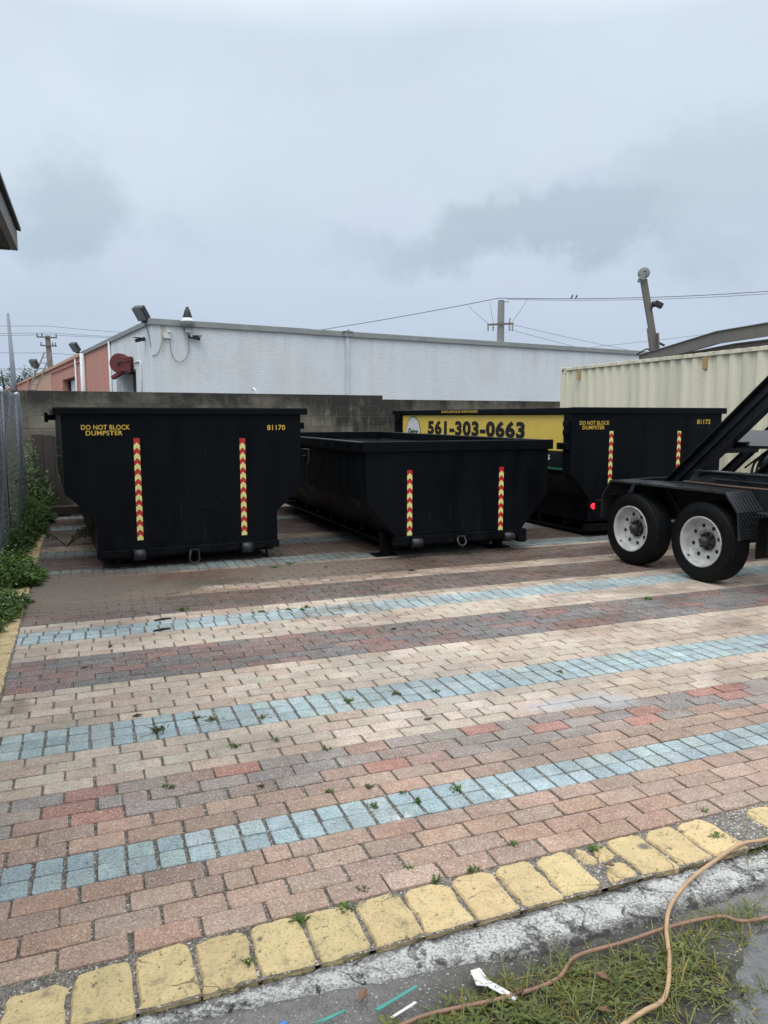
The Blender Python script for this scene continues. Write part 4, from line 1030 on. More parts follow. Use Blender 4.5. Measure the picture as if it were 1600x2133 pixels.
# round light on the parapet
t = thing('parapet_light', 'round light with dark cap and white collar on the parapet of the blue wall', 'light fixture', bpt((1.0, -.10, 4.12)))
q = MB(); q.lathe((0, 0, 0), (0, 0, 1), [(-.10, .10), (-.08, .17), (.06, .185), (.08, .185)], 24, 'grey_fix'); q.build('shade', None, t)
q = MB(); q.lathe((0, 0, 0), (0, 0, 1), [(.08, .19), (.10, .19), (.15, .15), (.19, .12), (.19, 0)], 24, 'white_fix'); q.build('collar', None, t)
q = MB(); q.lathe((0, 0, 0), (0, 0, 1), [(.19, .13), (.21, .13), (.36, .085), (.42, .07), (.42, .04), (.47, .05), (.50, 0)], 20, 'dark_fix'); q.build('cap', None, t)
q = MB(); q.bb(-.07, .07, -.02, .1, -.22, -.09); q.build('bracket', 'white_fix', t, bevel=.01)
def camera_fixture(p, yaw, label, s=1.0):
    t = thing('security_camera', label, 'camera', p, yaw, 'security cameras on the building')
    q = MB(); q.cyl((0, -.02, 0), (0, -.22, -.05), .05, 14); q.box((0, -.14, .035), (.12, .26, .02)); q.build('housing', 'dark_fix', t)
    q = MB(); q.cyl((0, .10, .02), (0, .06, .02), .06, 14); q.tube([(0, .08, .02), (0, .04, -.03), (0, -.02, -.01)], .02, 8); q.build('bracket', 'dark_fix', t)
camera_fixture(bpt((1.12, -.10, 3.78)), yb + math.radians(75), 'black security camera on the front of the blue wall, right of the cables')
camera_fixture(bpt(side(.75, .10, 3.72)), yb + math.radians(-60), 'small black security camera on the side wall under the corner floodlight')
t = thing('junction_box', 'white junction box with cables on the blue wall near the corner', 'electrical box', bpt((.42, -.04, 3.78)), yb)
q = MB(); q.box((0, 0, 0), (.20, .07, .14)); q.cyl((.06, -.03, .09), (.06, -.03, .12), .06, 12); q.build('box', 'white_fix', t, bevel=.01)
q = MB(); q.tube(hosepipe([(-.1, .0, 0), (-.16, .0, -.25), (-.28, .01, -.50), (-.43, .02, -.56)]), .010, 6); q.build('cable', 'grey_fix', t)
q = MB(); q.tube(hosepipe([(.08, .0, -.05), (.10, .0, -.42), (.22, .0, -.66), (.42, .0, -.68), (.60, .0, -.42), (.60, .0, .1)]), .010, 6); q.build('cable', 'grey_fix', t)
# hose reel in the doorway
t = thing('hose_reel', 'dark red hose reel hanging in the doorway of the blue side wall', 'hose reel', bpt(side(2.7, .35, 3.16)), yb + math.radians(-35))
q = MB(); q.cyl((0, -.12, 0), (0, .12, 0), .30, 32); q.build('drum', 'red_reel', t, bevel=.02)
q = MB(); q.box((.20, 0, -.03), (.34, .30, .46)); q.box((-.05, 0, -.32), (.5, .18, .12), None, Matrix.Rotation(math.radians(-30), 3, 'Y')); q.build('frame', 'red_reel', t, bevel=.02)
q = MB(); q.cyl((0, -.14, 0), (0, -.20, 0), .04, 12); q.tube([(0, -.19, .05), (0, -.19, -.05)], .012, 8); q.tube([(0, -.19, 0), (.18, -.2, .05), (.42, -.16, .07)], .012, 8); q.build('swivel', 'steel', t)
# ladder leaning beside the salmon wall
t = thing('ladder', 'pale aluminium ladder leaning up against the salmon wall', 'ladder', bpt(side(23.5, .9, 0)), yb)
for o in (-.17, .17):
    q = MB(); q.beam((o - .9, 0, 1.2), (o + .75, 0, 5.0), .05, .07); q.build('ladder_rail', 'concrete_pole', t)
for i in range(13):
    f_ = i / 13; q = MB(); q.beam((-.17 - .9 + 1.65 * f_, 0, 1.2 + 3.8 * f_), (.17 - .9 + 1.65 * f_, 0, 1.2 + 3.8 * f_), .04, .04); q.build('rung', 'concrete_pole', t)
t = thing('vent_pipe', 'short white vent pipe sticking up behind the block wall, left of the downspout', 'pipe', (-3.45, 20.6, 0))
q = MB(); q.tube([(0, 0, 0), (0, 0, 2.22), (-.03, 0, 2.27), (-.10, 0, 2.27)], .035, 10); q.build('pipe', 'white_fix', t)

# ------------------------------------------------------------------ shipping container
CT = thing('shipping_container', 'cream shipping container with corrugated side and rusty vents, behind the right dumpster', 'container', (3.82, 16.6, 0), math.radians(-71))
CL, CWd, CH = 6.06, 2.44, 2.575
q = MB(); pts = []; x = .16; dep = .036
per = (CL - .30) / 21
while x < CL - .17:
    pts += [(x, 0.02), (x + per * .27, 0.02), (x + per * .5, dep + .02), (x + per * .77, dep + .02)]; x += per
pts.append((CL - .14, .02))
a = q.verts([(px_, py_, .16) for px_, py_ in pts]); b_ = q.verts([(px_, py_, CH - .055) for px_, py_ in pts])
for i in range(len(pts) - 1): q.face((a + i, a + i + 1, b_ + i + 1, b_ + i))
q.build('corrugated_side', 'container', CT)
for nm, a in (('top_rail', (.0, CL, -.0, .06, CH - .06, CH)), ('bottom_rail', (.0, CL, .0, .06, 0, .16)), ('far_side', (0, CL, CWd - .05, CWd, 0, CH)), ('door_end', (0, .03, .06, CWd - .05, .1, CH - .02)), ('closed_end', (CL - .03, CL, .06, CWd - .05, .1, CH - .02)), ('roof', (.03, CL - .03, .06, CWd - .05, CH - .04, CH - .015))):
    q = MB(); q.bb(*a); q.build(nm, 'container', CT, bevel=.004)
for x0 in (0, CL - .16):
    q = MB(); q.bb(x0, x0 + .155, -.003, .12, .1, CH - .1); q.build('corner_post', 'container', CT, bevel=.006)
    for z0 in (0, CH - .118):
        q = MB(); q.bb(x0 - .005, x0 + .178, -.008, .16, z0, z0 + .123); cz = z0 + .06
        cs = q.build('corner_casting', 'container', CT, bevel=.01)
        q = MB(); q.lathe((x0 + .09, -.0085, cz), (0, -1, 0), [(0, .032), (.001, .032), (.001, 0)], 14); q.build('casting_hole', 'hole', cs)
for i in range(21):       # roof ribs seen as the wavy top edge
    x0 = .2 + i * per; q = MB(); q.bb(x0, x0 + per * .55, .03, CWd - .06, CH - .015, CH + .006); q.build('roof_rib', 'container', CT, bevel=.004)
for x0 in (.68, 4.30):
    q = MB(); q.box((x0, .012, 2.405), (.10, .03, .20)); q.box((x0, -.006, 2.33), (.075, .02, .045)); q.build('vent', 'container_rust', CT, bevel=.004)

# ------------------------------------------------------------------ steel boom frame and leaning mast behind the container
t = thing('steel_boom', 'long rusty brown steel boom frame rising behind the cream container', 'boom', (0, 0, 0))
for nm, p0, p1, p2 in (('boom_beam', (7.66, 23, 3.20), (8.45, 19.5, 3.52), (9.75, 16.3, 3.62)), ('boom_beam', (8.2, 23.2, 3.10), (8.95, 19.5, 3.22), (10.3, 16.5, 3.27))):
    q = MB(); q.beam(p0, p1, .10, .30); q.beam(p1, p2, .10, .30); q.beam((p0[0], p0[1], p0[2] + .15), (p1[0], p1[1], p1[2] + .15), .18, .02); q.beam((p1[0], p1[1], p1[2] + .15), (p2[0], p2[1], p2[2] + .15), .18, .02); q.build(nm, 'boom', t)
q = MB(); q.beam((9.2, 17.6, 3.6), (9.9, 17.6, 3.3), .10, .2); q.build('cross_brace', 'boom', t)
q = MB(); q.tube(hosepipe([(7.5, 22.9, 3.36), (7.62, 22.8, 3.45), (7.78, 22.8, 3.52), (7.9, 22.8, 3.45)]), .025, 6); q.build('hose', 'dark_fix', t)
t = thing('leaning_mast', 'grey steel mast with a pulley on top, leaning beside the brown boom', 'mast', (0, 0, 0))
q = MB(); q.beam((8.50, 24, 3.30), (7.98, 24, 5.72), .17, .17, up=(0, 1, 0)); q.build('mast_tube', 'boom', t)
q = MB(); q.beam((8.34, 23.9, 3.3), (8.18, 23.9, 4.25), .10, .16, up=(0, 1, 0)); q.beam((8.52, 23.9, 3.4), (8.45, 23.9, 4.1), .06, .10, up=(0, 1, 0)); q.build('mast_clamp', 'boom', t)
q = MB(); q.lathe((7.96, 23.85, 5.90), (0, 1, 0), [(0, .05), (0, .15), (.02, .17), (.05, .15), (.12, .15), (.15, .17), (.17, .15), (.17, .05)], 28); q.build('pulley', 'grey_fix', t)
q = MB(); q.box((7.90, 23.9, 5.80), (.14, .2, .24), None, Matrix.Rotation(.3, 3, 'Y')); q.box((7.86, 23.9, 5.66), (.16, .12, .07)); q.beam((7.95, 23.9, 5.64), (7.78, 23.9, 5.64), .04, .04); q.build('sheave_block', 'grey_fix', t)
q = MB(); q.beam((8.5, 23.9, 3.80), (8.68, 23.9, 3.72), .05, .06); q.build('mast_pin', 'dark_fix', t)
t2 = thing('work_light', 'dark work light clamped halfway up the leaning mast', 'light fixture', (8.36, 23.85, 4.93))
q = MB(); q.box((.06, 0, .02), (.26, .16, .17), None, Matrix.Rotation(math.radians(25), 3, 'Y')); q.build('housing', 'dark_fix', t2, bevel=.02)
q = MB(); q.cyl((-.13, 0, .03), (-.05, 0, .03), .09, 14); q.beam((-.12, 0, -.02), (-.15, 0, -.12), .05, .05); q.build('bracket', 'dark_fix', t2)

# ------------------------------------------------------------------ poles and wires
t = thing('utility_pole', 'square concrete utility pole with crossarm rising behind the blue building', 'utility pole', (6.03, 40, 0))
q = MB(); q.tube([(0, 0, 0), (0, 0, 7.48)], [.24, .17], 4, smooth=False); q.build('pole', 'concrete_pole', t)
q = MB(); q.beam((-.72, -.2, 6.22), (.62, -.2, 6.28), .08, .09); q.build('crossarm', 'wood_pole', t)
for x in (-.68, -.42, .42, .58):
    q = MB(); q.lathe((x, -.2, 6.27), (0, 0, -1), [(0, .03), (.10, .055), (.14, .03), (.20, .06), (.24, .03), (.34, .05), (.38, 0)], 10); q.build('insulator', 'insul', t)
q = MB(); q.beam((-.16, 0, 7.42), (-.16, 0, 7.62), .03, .03); q.beam((.42, 0, 7.38), (.42, 0, 7.62), .03, .03); q.beam((-.16, 0, 7.42), (.42, 0, 7.38), .03, .03); q.beam((.42, -.2, 6.3), (.44, -.2, 6.55), .03, .05); q.build('top_bracket', 'wood_pole', t)
t = thing('utility_pole', 'wooden utility pole with crossarms behind the pink wall at the left', 'utility pole', (-26.1, 60, 0))
q = MB(); q.tube([(.25, 0, 0), (0, 0, 7.75)], [.26, .19], 12); q.build('pole', 'wood_pole', t)
for z, x0, x1 in ((7.62, -.75, .80), (6.98, -.5, .75)):
    q = MB(); q.beam((x0, -.2, z + .03), (x1, -.2, z - .03), .10, .10); q.build('crossarm', 'wood_pole', t)
for x, z in ((-.72, 7.68), (-.35, 7.68), (.75, 7.6), (-.45, 7.0), (.45, 6.95), (.65, 6.95)):
    q = MB(); q.cyl((x, -.2, z), (x, -.2, z + .28), .04, 8); q.build('insulator', 'dark_fix', t)
t = thing('steel_pole', 'tall tapered galvanised pole at the far left', 'pole', (-28.95, 60, 0))
q = MB(); q.tube([(.12, 0, 0), (-.12, 0, 9.45)], [.30, .10], 14); q.build('shaft', 'steel_pole', t)
t = thing('utility_pole', 'tiny distant wooden pole between the tall pole and the pink roof', 'utility pole', (-49.9, 110, 0))
q = MB(); q.tube([(0, 0, 0), (0, 0, 8.1)], [.24, .18], 8); q.build('pole', 'wood_pole', t)
q = MB(); q.beam((-.9, 0, 7.2), (.9, 0, 7.5), .12, .12); q.build('crossarm', 'wood_pole', t)
def wire(p0, p1, sag, r, label, n=24):
    P0, P1_ = V(*p0), V(*p1); pts = []
    for i in range(n + 1):
        f_ = i / n; p = P0.lerp(P1_, f_); p.z -= sag * 4 * f_ * (1 - f_); pts.append(p)
    q = MB(); q.tube(pts, r, 5)
    tag(q.build('power_line', 'wire'), label, 'wire', 'overhead wires'); return pts
wa = wire((6.0, 40, 7.58), (30, 42, 9.2), .45, .018, 'overhead wire leading right from the concrete pole')
wb = wire((6.0, 40, 7.60), (-24, 62, 6.6), .55, .018, 'overhead wire leading left from the concrete pole to the roof edge')
wire((6.3, 40, 7.52), (30, 42.5, 9.1), .45, .012, 'second thin overhead wire leading right from the concrete pole')
for p0, p1 in (((5.34, 39.8, 6.3), (4.5, 41, 7.30)), ((5.62, 39.8, 6.3), (5.49, 40.3, 7.42)), ((6.6, 39.8, 6.4), (7.4, 40.1, 7.55))):
    wire(p0, p1, .04, .010, 'jumper wire from the crossarm of the concrete pole up to the line', 8)
for i, (p0, p1) in enumerate((((6.5, 39.8, 6.25), (30, 60, 5.1)), ((6.4, 39.8, 6.0), (26, 60, 5.0)), ((30, 38, 7.4), (2, 60, 5.6)))):
    wire(p0, p1, .3, .010, 'thin service wire sloping down to the right behind the blue building')
for z0, z1, z2 in ((8.66, 8.5, 7.9), (7.86, 7.98, 7.75), (7.66, 7.84, 7.72), (6.66, 6.45, 6.1), (5.2, 5.15, 5.0), (5.35, 5.25, 5.2)):
    wire((-45, 60, z0 + .2), (-26.1, 60, z1), .12, .014, 'overhead wire at the far left running to the wooden pole')
    wire((-26.1, 60, z1), (-14, 62, z2), .12, .014, 'overhead wire running right from the wooden pole behind the pink wall')
for i, (src, fr, lab) in enumerate(((wa, .155, 'tiny dark bird on the wire right of the concrete pole'), (wa, .165, 'tiny dark bird on the wire right of the concrete pole'), (wb, .385, 'tiny dark bird on the wire over the middle of the blue building'), (wb, .395, 'tiny dark bird on the wire over the middle of the blue building'), (wb, .425, 'lone tiny dark bird on the wire, left of a pair'))):
    p = src[0].lerp(src[-1], fr); j = fr * (len(src) - 1); p = src[int(j)].lerp(src[int(j) + 1], j - int(j))
    q = MB(); q.tube([p + V(-.05, 0, .02), p + V(-.02, 0, .05), p + V(.02, 0, .11), p + V(.03, 0, .16), p + V(.05, 0, .19), p + V(.09, 0, .18)], [.006, .03, .045, .03, .028, .004], 8)
    tag(q.build('bird', 'dark_fix'), lab, 'bird', 'birds on the wire')

# ------------------------------------------------------------------ near roof corner, top left
HB = thing('house', 'building at the left edge whose dark eave corner juts into the sky', 'building', (-2.80, 6.0, 0), math.radians(YA * 180 / math.pi))
# local: x right, y away; eave corner at the origin, building extends to -x and -y
q = MB(); q.bb(-.05, 0, -6, -.0, 2.80, 2.94); q.build('fascia', 'fascia', HB, bevel=.004)
q = MB(); q.sweep([(-3.5, 3.45), (.03, 2.94), (.03, 2.965), (-3.5, 3.475)], -6, -.02); orient(q.build('roof', 'drip', HB))
for i in range(24):
    q = MB(); q.bb(-1.2, -.055, -6 + i * .25 + .004, -5.754 + i * .25, 2.805, 2.82); q.build('soffit_board', 'soffit', HB)
q = MB(); q.bb(-3.2, -1.2, -6, -.3, 0, 2.82); q.build('wall', 'shed_wall', HB)
q = MB(); q.sweep([(-3.5, 2.80), (-.052, 2.80), (-.052, 2.94), (-3.5, 3.44)], -.05, -.001); orient(q.build('rake_board', 'soffit', HB))

# ------------------------------------------------------------------ chain-link fence with slats, left edge
FE = thing('chain_link_fence', 'chain-link fence with grey privacy slats at the left edge, ending by the block wall', 'fence', (-5.22, 10.95, 0), math.radians(YA * 180 / math.pi - 90))
# local: x runs toward the camera, y to the right (yard side)
def bulge(x, z): return .05 * math.sin(x * 2.1 + .5) * math.sin(math.pi * min(1, max(0, z / 1.85))) + .025 * math.sin(x * 5 + z * 3)
FL, FH = 4.4, 1.86
q = MB()
for i in range(64):
    x = .03 + i * (FL / 64)
    pts = [(x + .004 * math.sin(z * 9 + i), bulge(x, z) - .006, z) for z in np.linspace(.03, FH - .02, 10)]
    for a, b_ in zip(pts, pts[1:]):
        q.poly([(a[0], a[1], a[2]), (a[0] + .058, a[1] + .002, a[2]), (b_[0] + .058, b_[1] + .002, b_[2]), (b_[0], b_[1], b_[2])])
q.build('privacy_slats', 'slat', FE)
q = MB(); st = .072; nn = int((FL + FH) / st)
for sgn in (1, -1):
    for i in range(nn):
        c0 = i * st; pts = []
        # line x = c0 - z (sgn 1) or x = c0 - (FH - z)
        for z in np.linspace(.02, FH, 14):
            x = c0 - z if sgn > 0 else c0 - (FH - z)
            if 0 <= x <= FL: pts.append((x, bulge(x, z) + .006 + .003 * sgn, z))
        if len(pts) > 1: q.tube(pts, .0028, 3, cap=False)
q.build('wire_mesh', 'chain', FE)
for x in (0.0, 2.2, 4.4):
    p = MB(); p.cyl((x, -.03, 0), (x, -.03, FH - .03), .030, 14); po = p.build('post', 'chain', FE)
    p = MB(); p.lathe((x, -.03, FH - .03), (0, 0, 1), [(0, .036), (.03, .036), (.05, .025), (.06, 0)], 14); p.build('post_cap', 'white_fix', po)
q = MB(); q.tube([(x, -.03 + bulge(x, 0), FH - .02 - .02 * math.sin(x * 1.4)) for x in np.linspace(.05, FL, 10)], .018, 8); q.build('top_rail', 'chain', FE)

# ------------------------------------------------------------------ plants
def leaf_quad(mb, p, d, up, L, Wl, fold=.25):
    d = d.normalized(); sd = d.cross(up).normalized(); n = sd.cross(d)
    a = p; b_ = p + d * L * .5 + sd * Wl * .5 + n * Wl * fold; c_ = p + d * L; e = p + d * L * .5 - sd * Wl * .5 + n * Wl * fold
    i = mb.verts([a, b_, c_, e]); mb.face((i, i + 1, i + 2)); mb.face((i, i + 2, i + 3))
def rvec(r, zl=-1): 
    while True:
        v = V(r.uniform(-1, 1), r.uniform(-1, 1), r.uniform(zl, 1))
        if .1 < v.length < 1: return v.normalized()
rw = random.Random(21)
# low weeds along the left border: broad mass of small leaves with runners and pale flowers
q = MB(); fl = MB()
def border_w(v): # inner edge (u) of the weeds for distance v from camera frame
    return np.interp(v, [4.0, 4.9, 5.1, 5.5, 6.2, 7.0, 7.7, 8.3, 9.3, 10.3, 11.5, 13], [-.80, -.62, -.70, -.70, -.62, -.50, -.48, -.62, -.76, -.70, -.62, -.52])
def top_h(v): return np.interp(v, [4, 5, 6, 7, 8, 9, 10, 11, 12, 13], [.05, .12, .20, .30, .34, .32, .32, .34, .40, .40])
cnt = 0
for i in range(5200):
    v = rw.uniform(4.2, 13.3) if rw.random() < .8 else rw.uniform(6.2, 8.6)
    ue = border_w(v) + .07 * nz(v, 2, 3.3, 5); u = ue - abs(rw.gauss(0, .36))
    dens = nz(u * 1.6, v * 1.6, 1.6, 9.4)
    if dens < -.34: continue
    w_ = min(1, (ue - u) / .35 + .12)
    hmax = top_h(v) * w_ * (1.0 + .5 * dens) + .03
    # a small stem with several leaves
    base = PW(u, v, 0); hz = rw.uniform(.25, 1) * hmax; lean = V(rw.gauss(0, .22), rw.gauss(0, .22), 1).normalized()
    near = v < 7
    for j in range(rw.randint(6, 10)):
        f_ = rw.uniform(.2, 1); p = base + lean * hz * f_ + V(rw.gauss(0, .022), rw.gauss(0, .022), rw.gauss(0, .01))
        d = V(rw.uniform(-1, 1), rw.uniform(-1, 1), rw.uniform(-.35, .6)); b_ = rw.uniform(.45, 1.35); q.cur = (b_ * rw.uniform(.9, 1.25), b_, b_ * .85)
        L = rw.uniform(.022, .050) * (1.0 if near else 1.25)
        leaf_quad(q, p, d, V(0, 0, 1), L, L * rw.uniform(.4, .65))
    if rw.random() < .045: 
        p = base + lean * hz * 1.05
        fl.box(p, (.010, .010, .007), None, Matrix.Rotation(rw.uniform(0, 3), 3, 'Z'))
tag(q.build('ground_weeds', 'leaf'), 'green weeds spreading along the left edge of the paving below the fence', 'weeds', kind='stuff')
tag(fl.build('weed_flowers', 'white_flower'), 'tiny white flowers scattered in the weeds along the left edge', 'flowers', kind='stuff')
# vine climbing by the fence end
vn = thing('climbing_vine', 'green vine climbing the block wall beside the fence end post', 'vine', (-5.35, 11.6, 0))
q = MB(); st_ = MB()
for s_i in range(16):
    x = rw.uniform(-.28, .12); y = rw.uniform(-.35, .35); h = rw.uniform(.7, 1.42) * (1.0 if x < -.02 else .62); pts = []
    for t in np.linspace(0, 1, 9): pts.append(V(x + .12 * math.sin(t * 5 + s_i) - .14 * t, y + .08 * math.cos(t * 4 + s_i), h * t))
    st_.tube(pts, .004, 4)
    for t in range(70):
        p = pts[rw.randint(0, 8)].lerp(pts[rw.randint(0, 8)], rw.random() * .3) + V(rw.gauss(0, .06), rw.gauss(0, .06), rw.gauss(0, .05))
        b_ = rw.uniform(.4, 1.4); q.cur = (b_, b_, b_ * .9); leaf_quad(q, p, V(rw.uniform(-1, 1), rw.uniform(-1, .3), rw.uniform(-.9, .3)), V(0, -.4, 1), rw.uniform(.045, .085), rw.uniform(.035, .06))
q.build('leaves', 'vine', vn); st_.build('stems', 'deadstem', vn)

# small weeds growing in the joints
weeds = [(.239, 3.81, 1.2, 'g'), (.624, 33.9, 2.2, 'g'), (.988, -.72, .8, 'g'), (.686, -6.3, 1.1, 'g'), (.533, -6.3, 1.2, 'g'), (.764, -5.63, .8, 'g'), (1.01, -6.0, .9, 'g'), (1.155, -5.92, .8, 'g'), (.957, -5.1, .6, 'g'),
         (1.352, -.66, 1.0, 'g'), (1.164, -.99, .9, 'g'), (1.136, -.13, .7, 'g'), (1.531, 10.45, 1.0, 'd'), (1.754, 9.83, .9, 'g'), (.756, 9.78, .9, 'd'), (.246, 10.01, 1.8, 'd'), (.449, 10.97, .8, 'd'), (.509, 10.4, 1.2, 'd'),
         (.568, 6.82, 1.1, 'g'), (.769, 6.74, 1.0, 'g'), (1.246, 10.39, 1.3, 'g'), (1.525, 30.4, 1.4, 'g'), (1.417, 30.83, 1.2, 'd'), (1.203, 30.85, 1.5, 'd'), (1.581, 31.0, 1.3, 'g'), (4.361, 23.3, 2.0, 'g'), (.852, 1.05, .7, 'g'),
         (2.183, -5.72, .7, 'g'), (.962, 5.03, .8, 'g'), (1.024, .83, .8, 'g'), (1.364, -5.09, .7, 'g'), (.35, -7.6, .7, 'g'), (2.10, -7.3, 1.0, 'g'), (1.62, -6.4, 1.0, 'g'), (.60, 2.5, .5, 'd'), (2.6, 10.2, .8, 'd'), (1.9, 49.4, 2.2, 'g'), (1.7, 48.2, 1.8, 'g')]
def where(u, kk):
    row = 'in the yellow edging' if kk < -5.8 else 'in the pink course beside the yellow edging' if kk < -2 else 'on the nearest blue stripe' if kk < 0.2 else 'between the nearest two blue stripes' if kk < 9 else 'on the second blue stripe' if kk < 12 else 'on the third blue stripe, beyond the dark bricks' if kk < 40 else 'in front of the left dumpster'
    side_ = 'far left' if u < .4 else 'left of centre' if u < .8 else 'near the centre' if u < 1.3 else 'right of centre' if u < 2.0 else 'towards the right'
    return row, side_
for i, (u, kk, sz, ty) in enumerate(weeds):
    r_ = random.Random(i + 50); q = MB(); p0 = PW(u, V0 + kk * .1, -.004)
    nb = int(26 * sz) + 10
    for j in range(nb):
        a = r_.uniform(0, 6.28); d = V(math.cos(a), math.sin(a), r_.uniform(.15, 1.1)); L = r_.uniform(.012, .032) * (.7 + .3 * sz)
        p = p0 + V(r_.gauss(0, .009 * sz), r_.gauss(0, .009 * sz), 0)
        b_ = r_.uniform(.6, 1.3); q.cur = (b_ * (1.0 if ty == 'g' else 1.3), b_ * (1.0 if ty == 'g' else .62), b_ * .8)
        leaf_quad(q, p, d, V(0, 0, 1), L, L * .28)
        if ty == 'd' and j < 5: q.tube([p0, p0 + V(d.x, d.y, .1) * .06 * sz], .0012, 4)
    row, side_ = where(u, kk)
    tag(q.build('weed', 'leaf'), ('small green weed ' if ty == 'g' else 'withered brown weed ') + row + ', ' + side_, 'weed', 'weeds in the paving joints')
# fallen leafy branch left of the tall dumpster
q = MB(); bc = PW(-.33, 9.7, 0)
for i in range(7):
    a = rw.uniform(-.5, 3.4); e = bc + V(math.cos(a) * rw.uniform(.2, .42), math.sin(a) * .5, rw.uniform(.05, .28)); pts = [bc, bc.lerp(e, .5) + V(0, 0, .05), e]; q.cur = (.5, .4, .3); q.tube(pts, .005, 4)
    for j in range(16):
        p = bc.lerp(e, rw.uniform(.3, 1)) + V(rw.gauss(0, .02), rw.gauss(0, .02), .03); b_ = rw.uniform(.2, .7); q.cur = (b_, b_, b_); leaf_quad(q, p, rvec(rw), V(0, 0, 1), .05, .025)
tag(q.build('fallen_branch', 'leaf'), 'dark leafy branch lying on the paving left of the tall dumpster', 'branch')

# grass in the dirt at the lower right
q = MB(); rg = random.Random(77)
def blade(mb, p, d, L, w, droop, g):
    sd = d.cross(V(0, 0, 1)); sd = sd.normalized() if sd.length > .05 else V(1, 0, 0)
    pts = []
    for t in (0, .35, .7, 1.0):
        pts.append(p + d * L * t - V(0, 0, 1) * droop * L * t * t)
    ws = (w, w * .9, w * .6, w * .05); ids = [mb.verts([a - sd * b_ / 2, a + sd * b_ / 2]) for a, b_ in zip(pts, ws)]
    for a, b_ in zip(ids, ids[1:]): mb.face((a, a + 1, b_ + 1, b_), None, True)
clumps = [(1.60, -11.35, 1.25, .10), (1.77, -11.0, 1.0, .08), (1.40, -11.75, 1.2, .11), (1.27, -11.2, .8, .10), (1.20, -12.3, 1.1, .12), (1.36, -12.7, 1.1, .12), (1.0, -11.4, .7, .12), (1.10, -12.0, .9, .10), (.95, -12.1, .8, .12),
          (.84, -11.2, .7, .07), (.98, -10.75, .9, .05), (1.17, -10.95, .9, .08), (.74, -11.6, .7, .08), (1.50, -12.2, 1.0, .10), (2.14, -7.6, .6, .05), (2.20, -8.5, .8, .07), (2.02, -6.9, .5, .04), (1.55, -13.2, .6, .08), (.62, -11.6, .5, .05), (1.9, -10.75, .6, .06), (2.30, -9.0, .7, .08), (1.72, -13.4, .5, .05)]
for (u, kk, sz, sp_) in clumps:
    for i in range(int(105 * sz)):
        cc_ = rg.choice([(-.5, .2), (.5, .35), (.1, -.6), (0, 0)]); uu, vv = u + cc_[0] * sp_ * 1.2 + rg.gauss(0, sp_ * .22), V0 + kk * .1 + cc_[1] * sp_ + rg.gauss(0, sp_ * .2)
        p = PW(uu, vv, zd(uu, vv) if kk < -10 else -.03); a = rg.uniform(0, 6.28); rd = (uu - u) / max(sp_, .01)
        d = (V(math.cos(a), math.sin(a), rg.uniform(.35, 1.6)) + (PW(uu - u - cc_[0] * sp_ * 1.2, vv - V0 - kk * .1 - cc_[1] * sp_) * 22)).normalized()
        L = rg.uniform(.045, .145) * (.5 + .5 * sz); r0 = rg.random()
        b_ = rg.uniform(.6, 1.25)
        q.cur = (b_ * (1.9 if r0 < .22 else 1.1), b_ * (1.15 if r0 < .22 else 1.0), b_ * .8)
        blade(q, p, d, L, rg.uniform(.0022, .0045), rg.uniform(.2, .9), 0)
for i in range(300):   # thin cover between the clumps
    uu, kk = rg.gauss(1.15, .28), rg.gauss(-11.9, .75)
    if kk > -10.6 or uu > 1.62: continue
    vv = V0 + kk * .1; p = PW(uu, vv, zd(uu, vv)); a = rg.uniform(0, 6.28); b_ = rg.uniform(.5, 1.1); q.cur = (b_ * 1.1, b_, b_ * .7)
    blade(q, p, V(math.cos(a), math.sin(a), rg.uniform(.2, 1.4)).normalized(), rg.uniform(.02, .06), .003, .5, 0)
    if uu < 1.05 or rg.random() < .3:
        for w_ in range(4): leaf_quad(q, p + V(0, 0, .012), V(math.cos(a + w_ * 1.6), math.sin(a + w_ * 1.6), .35), V(0, 0, 1), rg.uniform(.022, .042), .013)
tag(q.build('grass', 'grass'), 'tufts of grass growing in the dirt at the lower right', 'grass', kind='stuff')

# ------------------------------------------------------------------ tree at the far left
t = thing('tree', 'dark distant tree behind the tall pole and the pink roof, far left', 'tree', (-39.6, 80, 0))
q = MB(); q.tube([(0, 0, 0), (.2, 0, 2.5), (.1, 0, 4.2)], [.4, .28, .18], 10)
for e in ((-2, 0, 5.2), (1.5, .5, 5.8), (.3, -1, 6.2)): q.tube([(.15, 0, 3.2), V(*e) * .75 + V(0, 0, .8), e], [.15, .10, .05], 6)
q.build('trunk', 'bark', t)
q = MB(); rt_ = random.Random(4)
blobs = [(-2.2, 0, 5.0, 1.6), (-.6, .5, 5.4, 1.3), (1.7, 0, 5.9, 1.35), (2.4, .6, 5.3, 1.1), (.5, -.5, 4.6, 1.4), (-3.6, 0, 4.6, 1.3), (-1.2, 0, 4.0, 1.6), (1.8, 0, 4.4, 1.2)]
for i in range(3600):
    b0 = rt_.choice(blobs); d = rvec(rt_); rr = b0[3] * (rt_.random() ** .4); p = V(b0[0], b0[1], b0[2]) + V(d.x, d.y, d.z * .75) * rr
    if mnoise.noise(p * .9) < -.12: continue
    v_ = rt_.uniform(.5, 1.4); q.cur = (v_, v_, v_); leaf_quad(q, p, rvec(rt_), V(0, 0, 1), .22, .13)
q.build('crown', 'tree', t)

